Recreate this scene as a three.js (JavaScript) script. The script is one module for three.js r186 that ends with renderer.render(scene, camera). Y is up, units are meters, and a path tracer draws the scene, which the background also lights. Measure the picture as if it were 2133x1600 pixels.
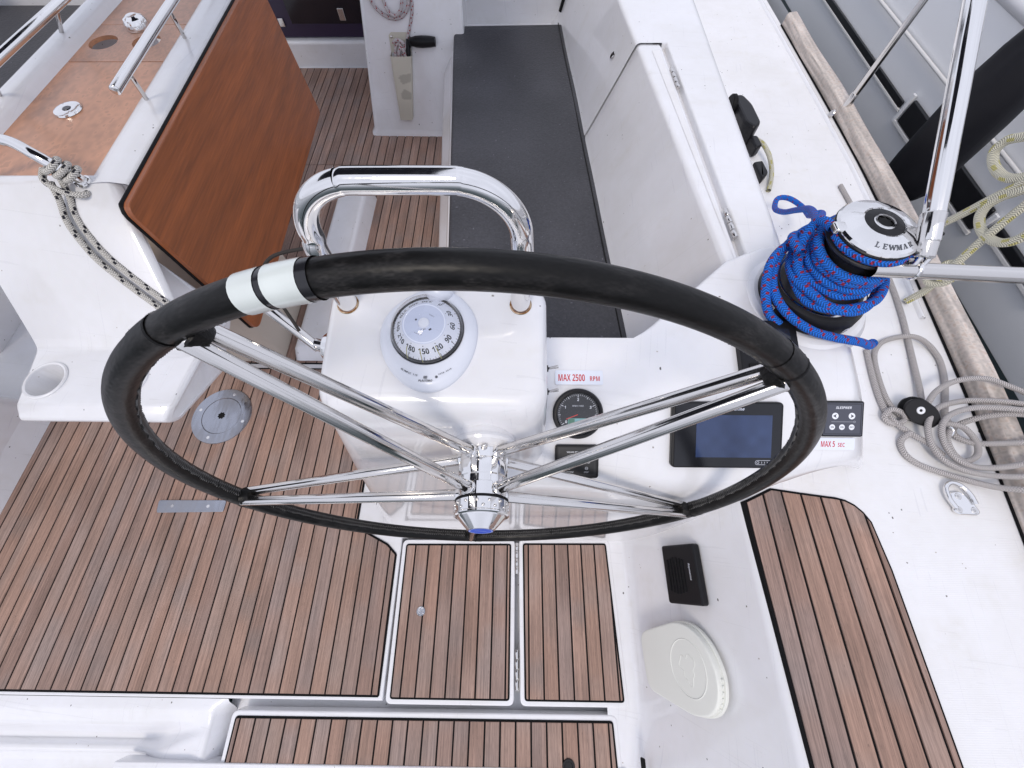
import * as THREE from 'three';
import { mergeGeometries, toCreasedNormals, mergeVertices } from 'three/addons/utils/BufferGeometryUtils.js';
import { RoundedBoxGeometry } from 'three/addons/geometries/RoundedBoxGeometry.js';
import { Brush, Evaluator, SUBTRACTION } from 'three-bvh-csg';

// ------------------------------------------------------------------ camera, sky, sun, exposure
const V3 = THREE.Vector3;
const v3 = (x, y, z) => new V3(x, y, z);
const scene = new THREE.Scene();
const camera = new THREE.PerspectiveCamera(87.89, 1024 / 768, 0.02, 200);
camera.position.set(0, 1.59, 0);
camera.up.set(-0.007, 0.432, -0.902);
camera.lookAt(-0.0112, 1.59 - 0.9019, -0.4318);

function makeSky() {
  const w = 256, h = 128, d = new Float32Array(w * h * 4);
  for (let j = 0; j < h; j++) for (let i = 0; i < w; i++) {
    const el = Math.asin(Math.min(1, Math.max(-1, ((j + 0.5) / h) * 2 - 1)));   // -1 .. 1, rows from the bottom up
    const t = Math.max(0, ((j + 0.5) / h - 0.5) * 2);
    const az = (i / w) * Math.PI * 2;
    const cloud = 0.5 + 0.25 * Math.sin(az * 3 + t * 5) * Math.cos(az * 2 - t * 7) + 0.25 * Math.sin(az * 7 + t * 11 + 1.3) * (1 - t);
    let L = 0.94 + 0.12 * t + 0.22 * (cloud - 0.5);
    let r = 0.90 * L, g = 0.94 * L, b = 1.10 * L;
    if ((j + 0.5) / h < 0.5) { r = 0.30; g = 0.32; b = 0.34; }
    const k = (j * w + i) * 4; d[k] = r; d[k + 1] = g; d[k + 2] = b; d[k + 3] = 1;
  }
  const t = new THREE.DataTexture(d, w, h, THREE.RGBAFormat, THREE.FloatType);
  t.mapping = THREE.EquirectangularReflectionMapping; t.magFilter = THREE.LinearFilter; t.minFilter = THREE.LinearFilter; t.wrapS = THREE.RepeatWrapping; t.needsUpdate = true;
  return t;
}
const skyTex = makeSky();
scene.background = skyTex; scene.environment = skyTex;
const sun = new THREE.DirectionalLight(0xfff4e6, 1.3);
sun.position.set(-1.6, 6, 2.6); sun.target.position.set(-0.3, 0.4, -1.2);
sun.castShadow = true; sun.shadow.radius = 30;
sun.shadow.camera.left = -4; sun.shadow.camera.right = 4; sun.shadow.camera.top = 4; sun.shadow.camera.bottom = -4; sun.shadow.camera.far = 20; sun.shadow.mapSize.set(2048, 2048);
scene.add(sun, sun.target);
const renderer = new THREE.WebGLRenderer({ antialias: true });
renderer.setSize(1024, 768);
renderer.toneMapping = THREE.LinearToneMapping;
renderer.toneMappingExposure = 0.97;
renderer.shadowMap.enabled = true;

// ------------------------------------------------------------------ helpers
let seed = 7;
const rnd = () => { seed = (seed * 1664525 + 1013904223) >>> 0; return seed / 4294967296; };
const lerp = (a, b, t) => a + (b - a) * t, sm = (a, b, x) => { const t = Math.min(1, Math.max(0, (x - a) / (b - a))); return t * t * (3 - 2 * t); };
const hash = (x, y, s) => { let n = (x * 374761393 + y * 668265263 + s * 974711) | 0; n = Math.imul(n ^ (n >>> 13), 1274126177); return ((n ^ (n >>> 16)) >>> 0) / 4294967296; };
function vnoise(x, y, px, py, s) {   // tileable value noise
  const xi = Math.floor(x), yi = Math.floor(y), fx = x - xi, fy = y - yi, a = fx * fx * (3 - 2 * fx), b = fy * fy * (3 - 2 * fy);
  const m = (i, p) => ((i % p) + p) % p;
  const h = (i, j) => hash(m(i, px), m(j, py), s);
  return lerp(lerp(h(xi, yi), h(xi + 1, yi), a), lerp(h(xi, yi + 1), h(xi + 1, yi + 1), a), b);
}
function tex(w, h, fn, srgb = true) {   // fn(u, v) -> [r, g, b] 0..255
  const d = new Uint8Array(w * h * 4);
  for (let j = 0; j < h; j++) for (let i = 0; i < w; i++) {
    const c = fn(i / w, j / h), k = (j * w + i) * 4;
    d[k] = Math.max(0, Math.min(255, c[0])); d[k + 1] = Math.max(0, Math.min(255, c[1])); d[k + 2] = Math.max(0, Math.min(255, c[2])); d[k + 3] = 255;
  }
  const t = new THREE.DataTexture(d, w, h, THREE.RGBAFormat);
  t.wrapS = t.wrapT = THREE.RepeatWrapping; t.magFilter = THREE.LinearFilter; t.minFilter = THREE.LinearMipmapLinearFilter; t.generateMipmaps = true; t.anisotropy = 8;
  if (srgb) t.colorSpace = THREE.SRGBColorSpace; t.needsUpdate = true; return t;
}
function canvasTex(w, h, draw) {
  const c = document.createElement('canvas'); c.width = w; c.height = h; const g = c.getContext('2d'); draw(g, w, h);
  const t = new THREE.CanvasTexture(c); t.colorSpace = THREE.SRGBColorSpace; t.anisotropy = 8; return t;
}
const std = (o) => new THREE.MeshStandardMaterial(o), phys = (o) => new THREE.MeshPhysicalMaterial(o);
const lin = (r, g, b) => new THREE.Color().setRGB(r, g, b);
const used = {};
const numbered = (n) => { const k = used[n] = (used[n] ?? -1) + 1; return k ? `${n}_${String(k).padStart(3, '0')}` : n; };
function add(o) { o.castShadow = true; o.receiveShadow = true; return o; }
function thing(name, label, category, base = [0, 0, 0], group) {
  const o = new THREE.Group(); o.name = numbered(name); o.position.set(...base); o.userData = { label, category };
  if (group) o.userData.group = group; scene.add(o); o.base = v3(...base); return o;
}
function struct(name, label, category) { const o = thing(name, label, category); o.userData.kind = 'structure'; return o; }
function part(t, name, geo, mat, label) {   // geometry in the scene's coordinates
  if (Array.isArray(geo)) geo = mergeGeometries(geo.map(g => { g = g.index ? g.toNonIndexed() : g; for (const k of Object.keys(g.attributes)) if (!['position', 'normal', 'uv'].includes(k)) g.deleteAttribute(k); return g; }));
  const off = v3(0, 0, 0); for (let q = t; q && q !== scene; q = q.parent) off.add(q.position);
  geo.translate(-off.x, -off.y, -off.z);
  const m = add(new THREE.Mesh(geo, mat)); m.name = name; if (label) m.userData.label = label; t.add(m); return m;
}
function loose(t, name, geo, mat, label) { const m = add(new THREE.Mesh(geo, mat)); m.name = name; if (label) m.userData.label = label; t.add(m); return m; }   // geometry in the parent's coordinates
function box(x0, x1, y0, y1, z0, z1, r = 0) {
  const g = r ? new RoundedBoxGeometry(x1 - x0, y1 - y0, z1 - z0, 3, r) : new THREE.BoxGeometry(x1 - x0, y1 - y0, z1 - z0);
  g.translate((x0 + x1) / 2, (y0 + y1) / 2, (z0 + z1) / 2); return metreUV(g);
}
function metreUV(g, s = 1) {   // uv in metres from the dominant side of each face
  if (g.index) g = g.toNonIndexed();
  const p = g.attributes.position, uv = new Float32Array(p.count * 2), a = v3(), b = v3(), c = v3();
  for (let i = 0; i < p.count; i += 3) {
    a.fromBufferAttribute(p, i); b.fromBufferAttribute(p, i + 1); c.fromBufferAttribute(p, i + 2);
    const n = b.clone().sub(a).cross(c.clone().sub(a)), ax = Math.abs(n.x), ay = Math.abs(n.y), az = Math.abs(n.z);
    [a, b, c].forEach((q, k) => {
      let u, v; if (ay >= ax && ay >= az) { u = q.x; v = q.z; } else if (ax >= az) { u = q.y; v = q.z; } else { u = q.x; v = q.y; }
      uv[(i + k) * 2] = u * s; uv[(i + k) * 2 + 1] = v * s;
    });
  }
  g.setAttribute('uv', new THREE.BufferAttribute(uv, 2)); return g;
}
function grid(rows, closeU = false, crease) {   // rows[i][j] Vector3
  const n = rows.length, m = rows[0].length, pos = [], idx = [];
  rows.forEach(r => r.forEach(p => pos.push(p.x, p.y, p.z)));
  for (let i = 0; i < n - 1; i++) for (let j = 0; j < (closeU ? m : m - 1); j++) {
    const a = i * m + j, b = i * m + (j + 1) % m, c = (i + 1) * m + j, d = (i + 1) * m + (j + 1) % m; idx.push(a, c, b, b, c, d);
  }
  const g = new THREE.BufferGeometry(); g.setAttribute('position', new THREE.Float32BufferAttribute(pos, 3)); g.setIndex(idx); g.computeVertexNormals();
  const nn = g.toNonIndexed(); return metreUV(crease ? toCreasedNormals(nn, crease) : nn);
}
function fillet(pts, r, seg = 5) {   // 2-D polyline with rounded inner corners; r number or array
  const out = [pts[0]];
  for (let i = 1; i < pts.length - 1; i++) {
    const [ax, ay] = pts[i - 1], [bx, by] = pts[i], [cx, cy] = pts[i + 1], rr = Array.isArray(r) ? r[i] : r;
    const l1 = Math.hypot(ax - bx, ay - by), l2 = Math.hypot(cx - bx, cy - by), k = Math.min(rr, l1 * 0.48, l2 * 0.48);
    const p = [bx + (ax - bx) / l1 * k, by + (ay - by) / l1 * k], q = [bx + (cx - bx) / l2 * k, by + (cy - by) / l2 * k];
    for (let s = 0; s <= seg; s++) { const t = s / seg, u = 1 - t; out.push([u * u * p[0] + 2 * u * t * bx + t * t * q[0], u * u * p[1] + 2 * u * t * by + t * t * q[1]]); }
  }
  out.push(pts[pts.length - 1]); return out;
}
function capFan(ring) { const c = v3(); ring.forEach(p => c.add(p)); c.multiplyScalar(1 / ring.length); const pos = []; ring.forEach((p, i) => { const q = ring[(i + 1) % ring.length]; pos.push(c.x, c.y, c.z, p.x, p.y, p.z, q.x, q.y, q.z); }); const g = new THREE.BufferGeometry(); g.setAttribute('position', new THREE.Float32BufferAttribute(pos, 3)); g.computeVertexNormals(); return metreUV(g); }
function tube(pts, r, seg = 0, rad = 10, closed = false, uvLen = 0.1, tension = 0.5) {
  const curve = new THREE.CatmullRomCurve3(pts.map(p => p.isVector3 ? p : v3(...p)), closed, 'catmullrom', tension), L = curve.getLength();
  const g = new THREE.TubeGeometry(curve, seg || Math.max(12, Math.round(L / Math.max(r * 0.9, 0.004))), r, rad, closed);
  const uv = g.attributes.uv; for (let i = 0; i < uv.count; i++) uv.setX(i, uv.getX(i) * L / uvLen); return g;
}
function rod(a, b, r, r2 = r, rad = 16) {   // straight bar with domed ends
  a = a.isVector3 ? a : v3(...a); b = b.isVector3 ? b : v3(...b); const L = a.distanceTo(b);
  const g = new THREE.LatheGeometry([[0.0001, 0], [r * 0.9, 0], [r, r * 0.12], [r2, L - r2 * 0.12], [r2 * 0.9, L], [0.0001, L]].map(p => new THREE.Vector2(...p)), rad);
  g.applyQuaternion(new THREE.Quaternion().setFromUnitVectors(v3(0, 1, 0), b.clone().sub(a).normalize())); g.translate(a.x, a.y, a.z); return toCreasedNormals(g.toNonIndexed(), 0.7);
}
function lathe(pts, seg = 48, crease = 0.6) { const g = new THREE.LatheGeometry(pts.map(p => new THREE.Vector2(...p)), seg); return crease ? toCreasedNormals(g.toNonIndexed(), crease) : g; }
function extrudeY(poly, y0, y1, bevel = 0, seg = 2) {   // polygon in x,z -> slab
  const s = new THREE.Shape(poly.map(([x, z]) => new THREE.Vector2(x, -z)));
  const g = new THREE.ExtrudeGeometry(s, { depth: y1 - y0 - 2 * bevel, bevelEnabled: bevel > 0, bevelThickness: bevel, bevelSize: bevel, bevelOffset: -bevel, bevelSegments: seg, curveSegments: 8 });
  g.rotateX(-Math.PI / 2); g.translate(0, y0 + bevel, 0); return metreUV(g);
}
const roundPoly = (pts, r, seg = 5) => { const n = pts.length, f = fillet([pts[n - 1], ...pts, pts[0]], r, seg); return f.slice(1, -1); };
function inset(poly, d) {
  let A = 0; poly.forEach((p, i) => { const q = poly[(i + 1) % poly.length]; A += p[0] * q[1] - q[0] * p[1]; }); const s = A > 0 ? 1 : -1;
  return poly.map((p, i) => {
    const a = poly[(i - 1 + poly.length) % poly.length], b = poly[(i + 1) % poly.length];
    const n1 = [-(p[1] - a[1]), p[0] - a[0]], n2 = [-(b[1] - p[1]), b[0] - p[0]], l1 = Math.hypot(...n1), l2 = Math.hypot(...n2);
    const u = [n1[0] / l1 * s, n1[1] / l1 * s], w = [n2[0] / l2 * s, n2[1] / l2 * s], k = d / Math.max(0.35, 1 + u[0] * w[0] + u[1] * w[1]);
    return [p[0] + (u[0] + w[0]) * k, p[1] + (u[1] + w[1]) * k];
  });
}
function clipHalf(poly, ax, lim, keepGreater) {
  const out = [], ins = p => keepGreater ? p[ax] >= lim : p[ax] <= lim;
  poly.forEach((p, i) => { const q = poly[(i + 1) % poly.length], a = ins(p), b = ins(q); if (a) out.push(p); if (a !== b) { const t = (lim - p[ax]) / (q[ax] - p[ax]); out.push([p[0] + (q[0] - p[0]) * t, p[1] + (q[1] - p[1]) * t]); } });
  return out;
}

// ------------------------------------------------------------------ textures and materials
const teakTex = tex(1024, 1024, (u, v) => {
  const warp = vnoise(u * 4, v * 3, 4, 3, 1) * 0.7 + vnoise(u * 9, v * 5, 9, 5, 8) * 0.2;
  const g1 = vnoise((u + warp * 0.012) * 70, v * 4, 70, 4, 2), g2 = vnoise((u + warp * 0.01) * 240, v * 7, 240, 7, 3), g3 = vnoise(u * 400, v * 70, 400, 70, 4);
  const blotch = vnoise(u * 6, v * 9, 6, 9, 5), grey = vnoise(u * 5, v * 12, 5, 12, 9);
  let k = 0.92 + 0.10 * (g1 - 0.5) + 0.16 * (g2 - 0.5) + 0.14 * (g3 - 0.5) + 0.14 * (blotch - 0.5);
  if (g3 > 0.88 && g2 < 0.45) k *= 0.80;
  const gr = Math.max(0, grey - 0.4) * 0.8;
  const r = 172 * k, g = 142 * k, b = 128 * k, m = (r + g + b) / 3;
  return [lerp(r, m * 1.06, gr), lerp(g, m, gr), lerp(b, m * 0.99, gr)];
});
const teakBump = tex(256, 512, (u, v) => { const a = vnoise(u * 128, v * 14, 128, 14, 3) * 170 + vnoise(u * 128, v * 60, 128, 60, 6) * 80; return [a, a, a]; }, false);
const teakTints = [[1, 1, 1], [0.92, 0.90, 0.89], [1.07, 1.06, 1.05], [1.0, 0.95, 0.91], [0.95, 0.96, 0.98], [1.03, 0.99, 0.95], [0.88, 0.86, 0.86]];
const teakMats = teakTints.map(t => std({ map: teakTex, bumpMap: teakBump, bumpScale: 0.0012, color: lin(...t.map(q => q * 0.92)), roughness: 0.72 }));
const caulkMat = phys({ color: lin(0.006, 0.006, 0.007), roughness: 0.8, specularIntensity: 0.3 });
const gelTex = (() => {
  const specks = []; for (let i = 0; i < 70; i++) specks.push([hash(i, 1, 3), hash(i, 2, 3), 0.0006 + 0.0016 * hash(i, 3, 3), hash(i, 4, 3)]);
  return tex(1024, 1024, (u, v) => {
    const n = vnoise(u * 6, v * 6, 6, 6, 11) * 0.5 + vnoise(u * 17, v * 17, 17, 17, 12) * 0.3 + vnoise(u * 60, v * 60, 60, 60, 13) * 0.2;
    let r = 234 + (n - 0.5) * 12, g = 234 + (n - 0.5) * 13, b = 235 + (n - 0.5) * 17; const sc1 = vnoise(u * 300 + v * 40, v * 6 + u * 2, 4096, 4096, 16), sc2 = vnoise(v * 260 - u * 30, u * 5, 4096, 4096, 17); if (sc1 > 0.93) { r -= 7; g -= 7; b -= 6; } if (sc2 > 0.94) { r -= 6; g -= 6; b -= 6; }
    const st = vnoise(u * 9 + 3, v * 22, 9, 22, 14); if (st > 0.68) { const q = (st - 0.68) * 30 * vnoise(u * 90, v * 90, 90, 90, 15); r -= q * 0.5; g -= q * 0.6; b -= q * 0.9; }
    for (const s of specks) { const d = Math.hypot(u - s[0], (v - s[1]) * (0.6 + s[3])); if (d < s[2]) { const q = 0.25 + 0.6 * s[3]; r *= q; g *= q * 0.95; b *= q * 0.9; } }
    return [r, g, b];
  });
})();
const gelcoat = phys({ map: gelTex, color: lin(0.97, 0.97, 0.985), roughness: 0.32, clearcoat: 0.9, clearcoatRoughness: 0.07 });
const ribTex = tex(8, 2048, (u, v) => { const a = 255 * Math.abs(((v * 128) % 1) * 2 - 1); return [a, a, a]; }, false);
const nonskid = std({ map: gelTex, color: lin(0.97, 0.965, 0.965), roughness: 0.62, bumpMap: ribTex, bumpScale: 0.0002 }); ribTex.repeat.set(1, 2);
const smudge = tex(256, 256, (u, v) => { const n = 70 + 130 * vnoise(u * 9, v * 9, 9, 9, 44) * vnoise(u * 30, v * 30, 30, 30, 45) + (vnoise(u * 110, v * 110, 110, 110, 46) > 0.93 ? 90 : 0); return [n, n, n]; }, false);
const chrome = std({ color: lin(0.80, 0.79, 0.78), metalness: 1, roughness: 0.20, roughnessMap: smudge });
const steel = std({ color: lin(0.68, 0.66, 0.64), metalness: 1, roughness: 0.32, roughnessMap: smudge });
const brushTex = tex(256, 256, (u, v) => { const n = 120 + 150 * (vnoise(u * 12, v * 12, 12, 12, 41) - 0.5) + 90 * (vnoise(u * 128, v * 30, 128, 30, 42) - 0.5); return [n, n, n]; }, false);
const scuffed = std({ color: lin(0.36, 0.37, 0.41), metalness: 1, roughness: 0.75, roughnessMap: brushTex, bumpMap: brushTex, bumpScale: 0.0006 });
const blackPlastic = phys({ color: lin(0.010, 0.010, 0.012), roughness: 0.38, specularIntensity: 0.5 });
const blackMatte = phys({ color: lin(0.007, 0.007, 0.008), roughness: 0.6, specularIntensity: 0.35 });
const leatherTex = tex(512, 512, (u, v) => {
  const w = vnoise(u * 10, v * 4, 10, 4, 51) * 0.6 + vnoise(u * 40, v * 14, 40, 14, 52) * 0.4, f = vnoise(u * 200, v * 90, 200, 90, 53);
  const wear = Math.max(0, w - 0.56) * 2.0 * (0.3 + f); const k = 13 + 6 * f + 40 * wear; return [k * 1.02, k * 0.98, k * 0.97];
});
const leatherBump = tex(256, 256, (u, v) => { const a = 255 * (0.6 * vnoise(u * 90, v * 40, 90, 40, 54) + 0.4 * vnoise(u * 20, v * 10, 20, 10, 55)); return [a, a, a]; }, false);
const leather = phys({ map: leatherTex, specularIntensity: 0.42, roughness: 0.36, bumpMap: leatherBump, bumpScale: 0.0003 });
const cushTex = tex(512, 512, (u, v) => { const sp = vnoise(u * 140, v * 140, 140, 140, 66), k = 54 + 12 * vnoise(u * 7, v * 7, 7, 7, 61) + 12 * vnoise(u * 200, v * 200, 200, 200, 62) + (sp > 0.975 ? 60 : 0); return [k, k, k * 1.07]; });
const cushBump = tex(512, 512, (u, v) => { const a = 255 * (0.75 * vnoise(u * 160, v * 160, 160, 160, 63) + 0.25 * vnoise(u * 9, v * 9, 9, 9, 64)); return [a, a, a]; }, false);
const cushion = phys({ map: cushTex, specularIntensity: 0.7, roughness: 0.5, bumpMap: cushBump, bumpScale: 0.0012 });
const mahogTex = tex(512, 1024, (u, v) => {
  const w = vnoise(u * 3, v * 2, 3, 2, 71), g = vnoise((u + w * 0.03) * 60, v * 3, 60, 3, 72), g2 = vnoise(u * 220, v * 26, 220, 26, 73), bl = vnoise(u * 8 + w, v * 3, 8, 3, 74);
  const band = 0.5 + 0.5 * Math.sin((u * 9 + w * 1.6) * 6.283); const k = 0.88 + 0.07 * (g - 0.5) + 0.15 * (g2 - 0.5) + 0.06 * (bl - 0.5) + 0.07 * (band - 0.5);
  return [176 * k, 98 * k, 50 * k];
});
const mahogany = phys({ map: mahogTex, color: lin(0.95, 0.95, 0.95), roughness: 0.5, clearcoat: 0.35, clearcoatRoughness: 0.25, bumpMap: teakBump, bumpScale: 0.0006 });
const tanTex = tex(512, 512, (u, v) => { const n = vnoise(u * 8, v * 8, 8, 8, 81), f = vnoise(u * 90, v * 60, 90, 60, 82), k = 0.88 + 0.14 * (n - 0.5) + 0.12 * (f - 0.5) - (f > 0.86 ? 0.10 : 0); return [222 * k, 160 * k, 122 * k]; });
const tanMat = phys({ map: tanTex, roughness: 0.42, clearcoat: 0.4, clearcoatRoughness: 0.3 });
const toeTex = tex(512, 512, (u, v) => { const n = vnoise(u * 5, v * 7, 5, 7, 91), f = vnoise(u * 150, v * 150, 150, 150, 92), s = vnoise(u * 130, v * 7, 130, 7, 93); const k = 0.96 + 0.10 * (n - 0.5) + 0.2 * (f - 0.5) + 0.26 * (s - 0.5); const br = Math.max(0, f - 0.62) * 1.2; return [208 * k - 70 * br, 198 * k - 84 * br, 190 * k - 92 * br]; });
const toeMat = std({ map: toeTex, roughness: 0.85, bumpMap: teakBump, bumpScale: 0.001 });
function ropeTex(base, fleck, every, s) {
  return tex(256, 64, (u, v) => {
    const a = Math.abs((((u * 20 + v * 8) % 1) + 1) % 1 - 0.5) * 2, b = Math.abs((((u * 20 - v * 8) % 1) + 1) % 1 - 0.5) * 2, chk = (Math.floor(v * 8) % 2) ? a : b;
    let k = 0.56 + 0.52 * chk + 0.1 * (vnoise(u * 100, v * 30, 100, 30, s) - 0.5), c = base;
    if (fleck) { const m = ((u * every - Math.floor(v * 8) * 0.06 * (Math.floor(v * 8) % 2 ? 1 : -1)) % 1 + 1) % 1; if (m < 0.18 && (Math.floor(v * 8) % 4 !== 1)) c = fleck; }
    return [c[0] * k, c[1] * k, c[2] * k];
  });
}
const ropeBump = tex(256, 64, (u, v) => { const a = Math.abs((((u * 20 + v * 8) % 1) + 1) % 1 - 0.5) * 2, b = Math.abs((((u * 20 - v * 8) % 1) + 1) % 1 - 0.5) * 2, c = 255 * ((Math.floor(v * 8) % 2) ? a : b); return [c, c, c]; }, false);
const ropeMat = (b, f, e, s) => std({ map: ropeTex(b, f, e, s), roughness: 0.85, bumpMap: ropeBump, bumpScale: 0.0018 });
const blueRope = ropeMat([26, 122, 238], [176, 40, 80], 4, 1), whiteRope = ropeMat([242, 238, 230], [40, 40, 52], 2, 2), redRope = ropeMat([240, 230, 232], [176, 40, 44], 3, 3), greyRope = ropeMat([214, 208, 206], null, 1, 4), yellowRope = ropeMat([240, 236, 214], [222, 214, 140], 1, 5);
const cream = std({ color: lin(0.78, 0.79, 0.74), roughness: 0.45 });

// ------------------------------------------------------------------ planked fields
function planks(parent, poly, x0, pitch, gap, yTop, thick, cuts = [], capEdge = 0.007) {
  const reg = inset(poly, capEdge); const xs = reg.map(p => p[0]), lo = Math.min(...xs), hi = Math.max(...xs);
  part(parent, 'caulking', extrudeY(poly, yTop - thick, yTop - 0.003), caulkMat);
  const k0 = Math.floor((lo - x0) / pitch);
  for (let k = k0; x0 + k * pitch < hi; k++) {
    let strip = clipHalf(clipHalf(reg, 0, x0 + k * pitch + gap / 2, true), 0, x0 + (k + 1) * pitch - gap / 2, false);
    if (strip.length < 3) continue;
    const zs = strip.map(p => p[1]); const bounds = [Math.min(...zs) - 1, ...cuts, Math.max(...zs) + 1];
    for (let c = 0; c < bounds.length - 1; c++) {
      let s = strip; if (bounds.length > 2) s = clipHalf(clipHalf(strip, 1, bounds[c] + 0.002, true), 1, bounds[c + 1] - 0.002, false);
      if (s.length < 3) continue;
      const wd = Math.max(...s.map(p => p[0])) - Math.min(...s.map(p => p[0])); if (wd < 0.004) continue;
      const g = extrudeY(s, yTop - 0.004, yTop + (rnd() - 0.5) * 0.0006, 0.0008, 1);
      const uv = g.attributes.uv, ou = rnd() * 7, ov = rnd() * 7; for (let i = 0; i < uv.count; i++) uv.setXY(i, uv.getX(i) * 2.6 + ou, uv.getY(i) * 0.95 + ov);
      part(parent, 'plank', g, teakMats[Math.floor(rnd() * teakMats.length)]);
    }
  }
}

// ================================================================== THE BOAT'S MOULDINGS
// cockpit floor
const floor = struct('cockpit_floor', 'teak planked cockpit floor with black caulked seams on white moulding', 'floor');
part(floor, 'floor_moulding', [
  extrudeY([[-2.9, -3.6], [-0.2, -3.6], [-0.2, -0.2], [0.6, -0.2], [0.6, -0.12], [-0.425, -0.12], [-0.425, 0.372], [-2.9, 0.372]], -0.12, -0.006, 0.004),
  box(-0.95, 0.5, -0.14, -0.075, -0.2, 1.0),
], gelcoat);
planks(floor, roundPoly([[-2.02, -0.835], [-0.60, -0.835], [-0.60, -0.16], [-0.475, -0.10], [-0.437, -0.065], [-0.437, 0.362], [-2.02, 0.362]], 0.004, 1), -0.4625, 0.05, 0.0052, 0, 0.03);
planks(floor, [[-1.86, -3.27], [-0.92, -3.27], [-0.92, -2.56], [-0.885, -2.525], [-0.455, -2.525], [-0.36, -0.857], [-1.86, -0.857]], -0.4125, 0.05, 0.0048, 0, 0.03, [-2.22], 0.006);
// the white ledge aft of the floor, to port
{
  const rows = [];
  for (let i = 0; i <= 60; i++) {
    const z = lerp(0.372, 0.95, i / 60), row = [];
    for (let j = 0; j <= 70; j++) {
      const x = lerp(-2.9, -0.925, j / 70);
      const edge = -1.02 - sm(0.43, 0.52, z) * 0.16, inside = sm(edge + 0.10, edge - 0.05, x);
      let y = -0.006; y -= 0.012 * sm(0.405, 0.425, z) * sm(-0.96, -1.0, x); y -= 0.06 * sm(0.425, 0.50, z) * inside; y += 0.022 * sm(0.498, 0.512, z) * sm(0.535, 0.52, z) * inside; y -= 0.03 * sm(0.52, 0.56, z) * inside; y -= 0.07 * sm(-0.955, -0.925, x) * sm(0.37, 0.42, z);
      row.push(v3(x, y, z));
    }
    rows.push(row);
  }
  part(floor, 'aft_ledge', grid(rows), gelcoat);
  part(floor, 'aft_threshold', box(-1.22, 0.34, -0.05, 0.004, 0.527, 0.80, 0.004), gelcoat);
}
// helm floor hatches and the transom hatch
function hatch(label, poly, x0, frame, y = 0, group) {
  const xs = poly.map(p => p[0]), zs = poly.map(p => p[1]);
  const t = thing('floor_hatch', label, 'hatch', [(Math.min(...xs) + Math.max(...xs)) / 2, -0.05, (Math.min(...zs) + Math.max(...zs)) / 2], group);
  part(t, 'frame', extrudeY(roundPoly(inset(poly, -frame), 0.02), -0.05, y - 0.005, 0.004), gelcoat);
  planks(t, roundPoly(poly, 0.010, 3), x0, 0.0485, 0.0055, y, 0.012, [], 0.006); return t;
}
const hl = hatch('left teak floor hatch with round flush pull, in front of the wheel hub', [[-0.406, -0.10], [-0.015, -0.104], [-0.015, 0.366], [-0.402, 0.366]], -0.369, 0.014);
part(hl, 'finger_pull', (() => { const g = lathe([[0.0001, 0.0005], [0.010, 0.0005], [0.0125, 0.002], [0.0145, 0.002], [0.0155, 0]], 28); g.translate(-0.327, 0.0005, 0.118); return g; })(), scuffed);
const hr = hatch('narrower right teak floor hatch beside the white side wall', [[0.027, -0.106], [0.336, -0.109], [0.354, 0.366], [0.033, 0.366]], 0.048, 0.014);
const hb = hatch('wide teak transom hatch at the bottom edge of the picture', [[-0.886, 0.414], [0.312, 0.412], [0.318, 0.60], [-0.886, 0.60]], -0.868, 0.014);
part(hb, 'drain_ring', (() => { const g = lathe([[0.0001, 0.001], [0.011, 0.001], [0.013, 0.004], [0.0185, 0.004], [0.0195, 0]], 28); g.translate(0.166, 0.0005, 0.522); return g; })(), blackPlastic);
function hinge(label, c, dir, len, wid, up) {   // knuckled piano hinge
  const t = thing('hinge', label, 'hinge', c, 'stainless hinges'); const d = v3(...dir).normalize();
  for (let k = 0; k < 4; k++) { const a = v3(...c).addScaledVector(d, (k / 4 - 0.5) * len + 0.001), b = v3(...c).addScaledVector(d, ((k + 1) / 4 - 0.5) * len - 0.001); part(t, 'knuckle', rod(a, b, wid / 2, wid / 2, 12), steel); }
  return t;
}
hinge('stainless hinge between the floor hatches, near the wheel', [0.006, -0.004, -0.055], [0.006, 0, 1], 0.105, 0.013);
hinge('stainless hinge between the floor hatches, near the transom hatch', [0.008, -0.004, 0.282], [0.006, 0, 1], 0.112, 0.013);

// starboard helm well wall, deck, toe rail
const wallS = struct('cockpit_side_wall', 'white moulded side wall of the helm well, to starboard', 'wall');
{
  const rows = []; const prof = fillet([[0.30, -0.007], [0.395, -0.007], [0.592, 0.525], [0.70, 0.5255]], [0, 0.035, 0.03, 0], 7);
  for (const z of [-0.30, -0.1, 0.1, 0.3, 0.40, 0.5, 0.62, 0.75, 1.0]) rows.push(prof.map(([x, y]) => v3(x - 0.06 * sm(0.36, 0.62, z) * sm(0.5, 0, y) * 0.8, y, z)));
  part(wallS, 'wall_panel', grid(rows.map(r => r.slice().reverse())), gelcoat);
  part(wallS, 'gutter_side', grid([[v3(0.372, -0.006, -0.12), v3(0.372, -0.12, -0.12)], [v3(0.372, -0.006, 1), v3(0.372, -0.12, 1)]]), gelcoat);
  part(wallS, 'gutter_step', box(0.354, 0.45, -0.12, -0.006, 0.36, 1.0, 0.012), gelcoat);
}
const toeX = (z) => { const p = [[-3.6, 1.335], [-2.54, 1.355], [-1.9, 1.362], [-1.5, 1.362], [-0.95, 1.343], [-0.52, 1.308], [-0.24, 1.278], [-0.08, 1.258], [0.5, 1.17], [1.0, 1.08]]; for (let i = 0; i < p.length - 1; i++) if (z <= p[i + 1][0]) { const t = (z - p[i][0]) / (p[i + 1][0] - p[i][0]); return lerp(p[i][1], p[i + 1][1], t); } return 1.08; };
const deck = struct('side_deck', 'white starboard side deck with fine non-skid ribs', 'deck');
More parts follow.
